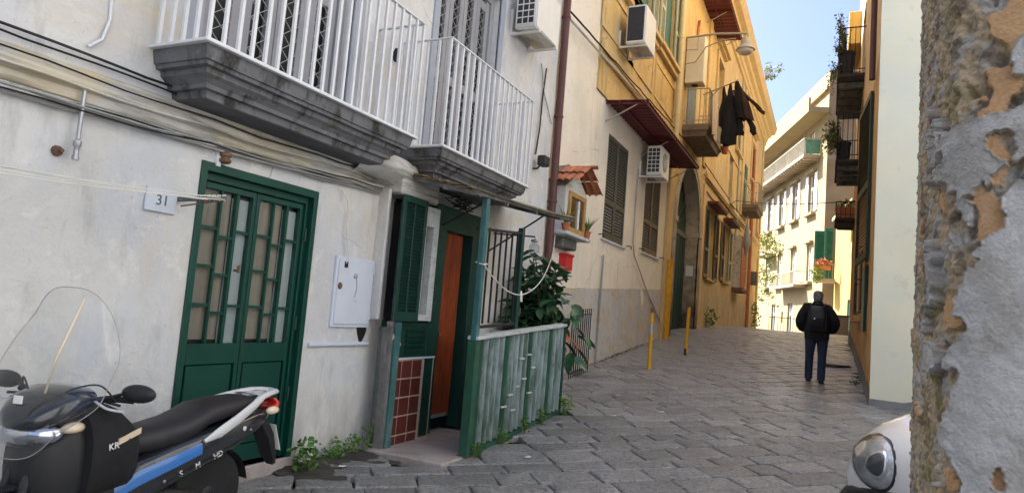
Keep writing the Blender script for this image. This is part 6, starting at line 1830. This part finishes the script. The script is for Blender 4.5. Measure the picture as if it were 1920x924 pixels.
# ------------------------------------------------------------------ white car nosing out behind the wall end
def car():
    cx, z0 = 0, 0
    y9 = 5.2
    t = thing('parked_car', 'white hatchback parked behind the crumbling wall end, front corner showing', 'car', (.71, 4.86, g(6.5, 1) - .01), RD(-33))
    t.scale = (1.04, 1.04, 1.07)
    def sec(y, hw, zb, zt, n=28, pw=3.0):
        r = []
        for k in range(n):
            a = 2 * math.pi * k / n
            c, q = math.cos(a), math.sin(a)
            px, pz = math.copysign(abs(c) ** (2 / pw), c), math.copysign(abs(q) ** (2 / pw), q)
            taper = 1 - .10 * max(0, pz)
            r.append((cx + hw * px * taper, y - y9, z0 + (zb + zt) / 2 + (zt - zb) / 2 * pz))
        return r
    st = [(5.19, .40, .40, .62), (5.21, .56, .30, .70), (5.26, .66, .24, .77), (5.34, .73, .22, .84), (5.46, .78, .21, .90), (5.64, .81, .20, .955), (5.9, .82, .20, 1.0), (6.25, .825, .2, 1.045), (6.6, .825, .2, 1.07), (7.6, .825, .2, 1.09), (8.3, .82, .2, 1.08), (8.6, .78, .24, 1.05), (8.74, .70, .32, .98), (8.8, .55, .45, .85)]
    MB().loft([sec(*s) for s in st]).build('body', m_carwhite, t, smooth=60)
    cs = [(6.35, .70, 1.0, 1.06), (6.7, .69, 1.0, 1.26), (7.05, .65, 1.0, 1.46), (7.35, .63, 1.0, 1.52), (8.0, .63, 1.0, 1.52), (8.4, .66, 1.0, 1.42), (8.68, .70, .98, 1.12)]
    MB().loft([sec(y, hw, zb - .1, zt, 24, 3.4) for y, hw, zb, zt in cs]).build('window_glass', M('car_glass', (.02, .025, .03), .08, .1, 3, 0), t, smooth=50)
    MB().loft([sec(y, hw, zt - .05, zt + .02, 20, 3) for y, hw, zt in ((7.0, .60, 1.45), (7.2, .63, 1.50), (7.6, .645, 1.53), (8.1, .64, 1.52), (8.4, .62, 1.44))]).build('roof', m_carwhite, t, smooth=60)
    for x in (cx - .72, cx + .72):
        for y in (5.86, 8.05):
            w = MB().lathe([(.19, -.09), (.28, -.095), (.30, -.06), (.305, 0), (.30, .06), (.28, .095), (.19, .09)], (x, y - y9, z0 + .30), 30, 'x').build('wheel', m_rubber, t, smooth=40)
            MB().lathe([(.02, -.10), (.19, -.10), (.2, -.08), (.2, .08), (.19, .10), (.02, .10)], (x, y - y9, z0 + .30), 24, 'x').build('rim', m_silver, w, smooth=40)
    # bumper, grille, plate
    MB().loft([sec(y, hw, zb, zt, 28, 3.2) for y, hw, zb, zt in ((5.155, .42, .34, .46), (5.17, .62, .28, .50), (5.25, .72, .24, .52), (5.40, .80, .22, .52), (5.6, .835, .22, .50))]).build('bumper', m_blackpl, t, smooth=50)
    MB().box(cx - .26, cx + .26, 5.145 - y9, 5.16 - y9, z0 + .40, z0 + .50).build('number_plate', m_label, t)
    # headlights set flush into the rounded front: every layer follows the bodywork
    ys_ = [q[0] for q in st]
    def front_y(x, z):
        for y in np.linspace(5.15, 6.4, 500):
            hw, zb, zt = (float(np.interp(y, ys_, [q[i] for q in st])) for i in (1, 2, 3))
            if y < 5.19: continue
            m_, h_ = (zb + zt) / 2, (zt - zb) / 2
            p_ = (z - m_) / h_
            if abs(p_) < 1 and abs(x) <= hw * (1 - .10 * max(0, p_)) * (1 - abs(p_) ** 3) ** (1 / 3): return float(y)
        return 5.9
    def lamp(x0, z0_, rx, rz, off, sg, lean=.35, dish=0):
        rings = []
        for r in (0.02, .35, .7, .9, 1):
            ring = []
            for k in range(28):
                a = 2 * math.pi * k / 28
                dx, dz = r * rx * math.cos(a), r * rz * math.sin(a) * (1 - .25 * math.cos(a)) + lean * r * rx * math.cos(a) * .6
                ring.append((sg * (x0 + dx), front_y(x0 + dx, z0_ + dz) - y9 - off + dish * (1 - r * r) - (0 if r < 1 else -.02), z0 + z0_ + dz))
            rings.append(ring)
        return MB().loft(rings, cap=False)
    m_dimref = M('dim_reflector', (.55, .56, .58), .16, .25, 14, .5, 18, .02, metal=1)
    m_bowl = M('bowl_glass', (.05, .055, .065), .05, .1, 3, 0, coat=1)
    for sg in (-1, 1):
        hl = lamp(.505, .650, .205, .165, .006, sg).build('headlight', m_blackpl, t, smooth='all')
        lamp(.505, .650, .188, .150, .012, sg).build('reflector', m_dimref, hl, smooth='all')
        lamp(.45, .640, .085, .088, .020, sg, 0).build('main_lamp_rim', m_chrome, hl, smooth='all')
        lamp(.45, .640, .068, .070, .026, sg, 0).build('main_lamp', m_bowl, hl, smooth='all')
        lamp(.615, .695, .045, .05, .020, sg, 0).build('indicator_bowl', m_amber, hl, smooth='all')
        lamp(.505, .650, .190, .152, .036, sg).build('lens', m_lens, hl, smooth='all')
        MB().sph((cx + sg * .86, 6.6 - y9, z0 + 1.08), (.10, .06, .07), 14, 8).build('door_mirror', m_carwhite, t, smooth='all')
car()
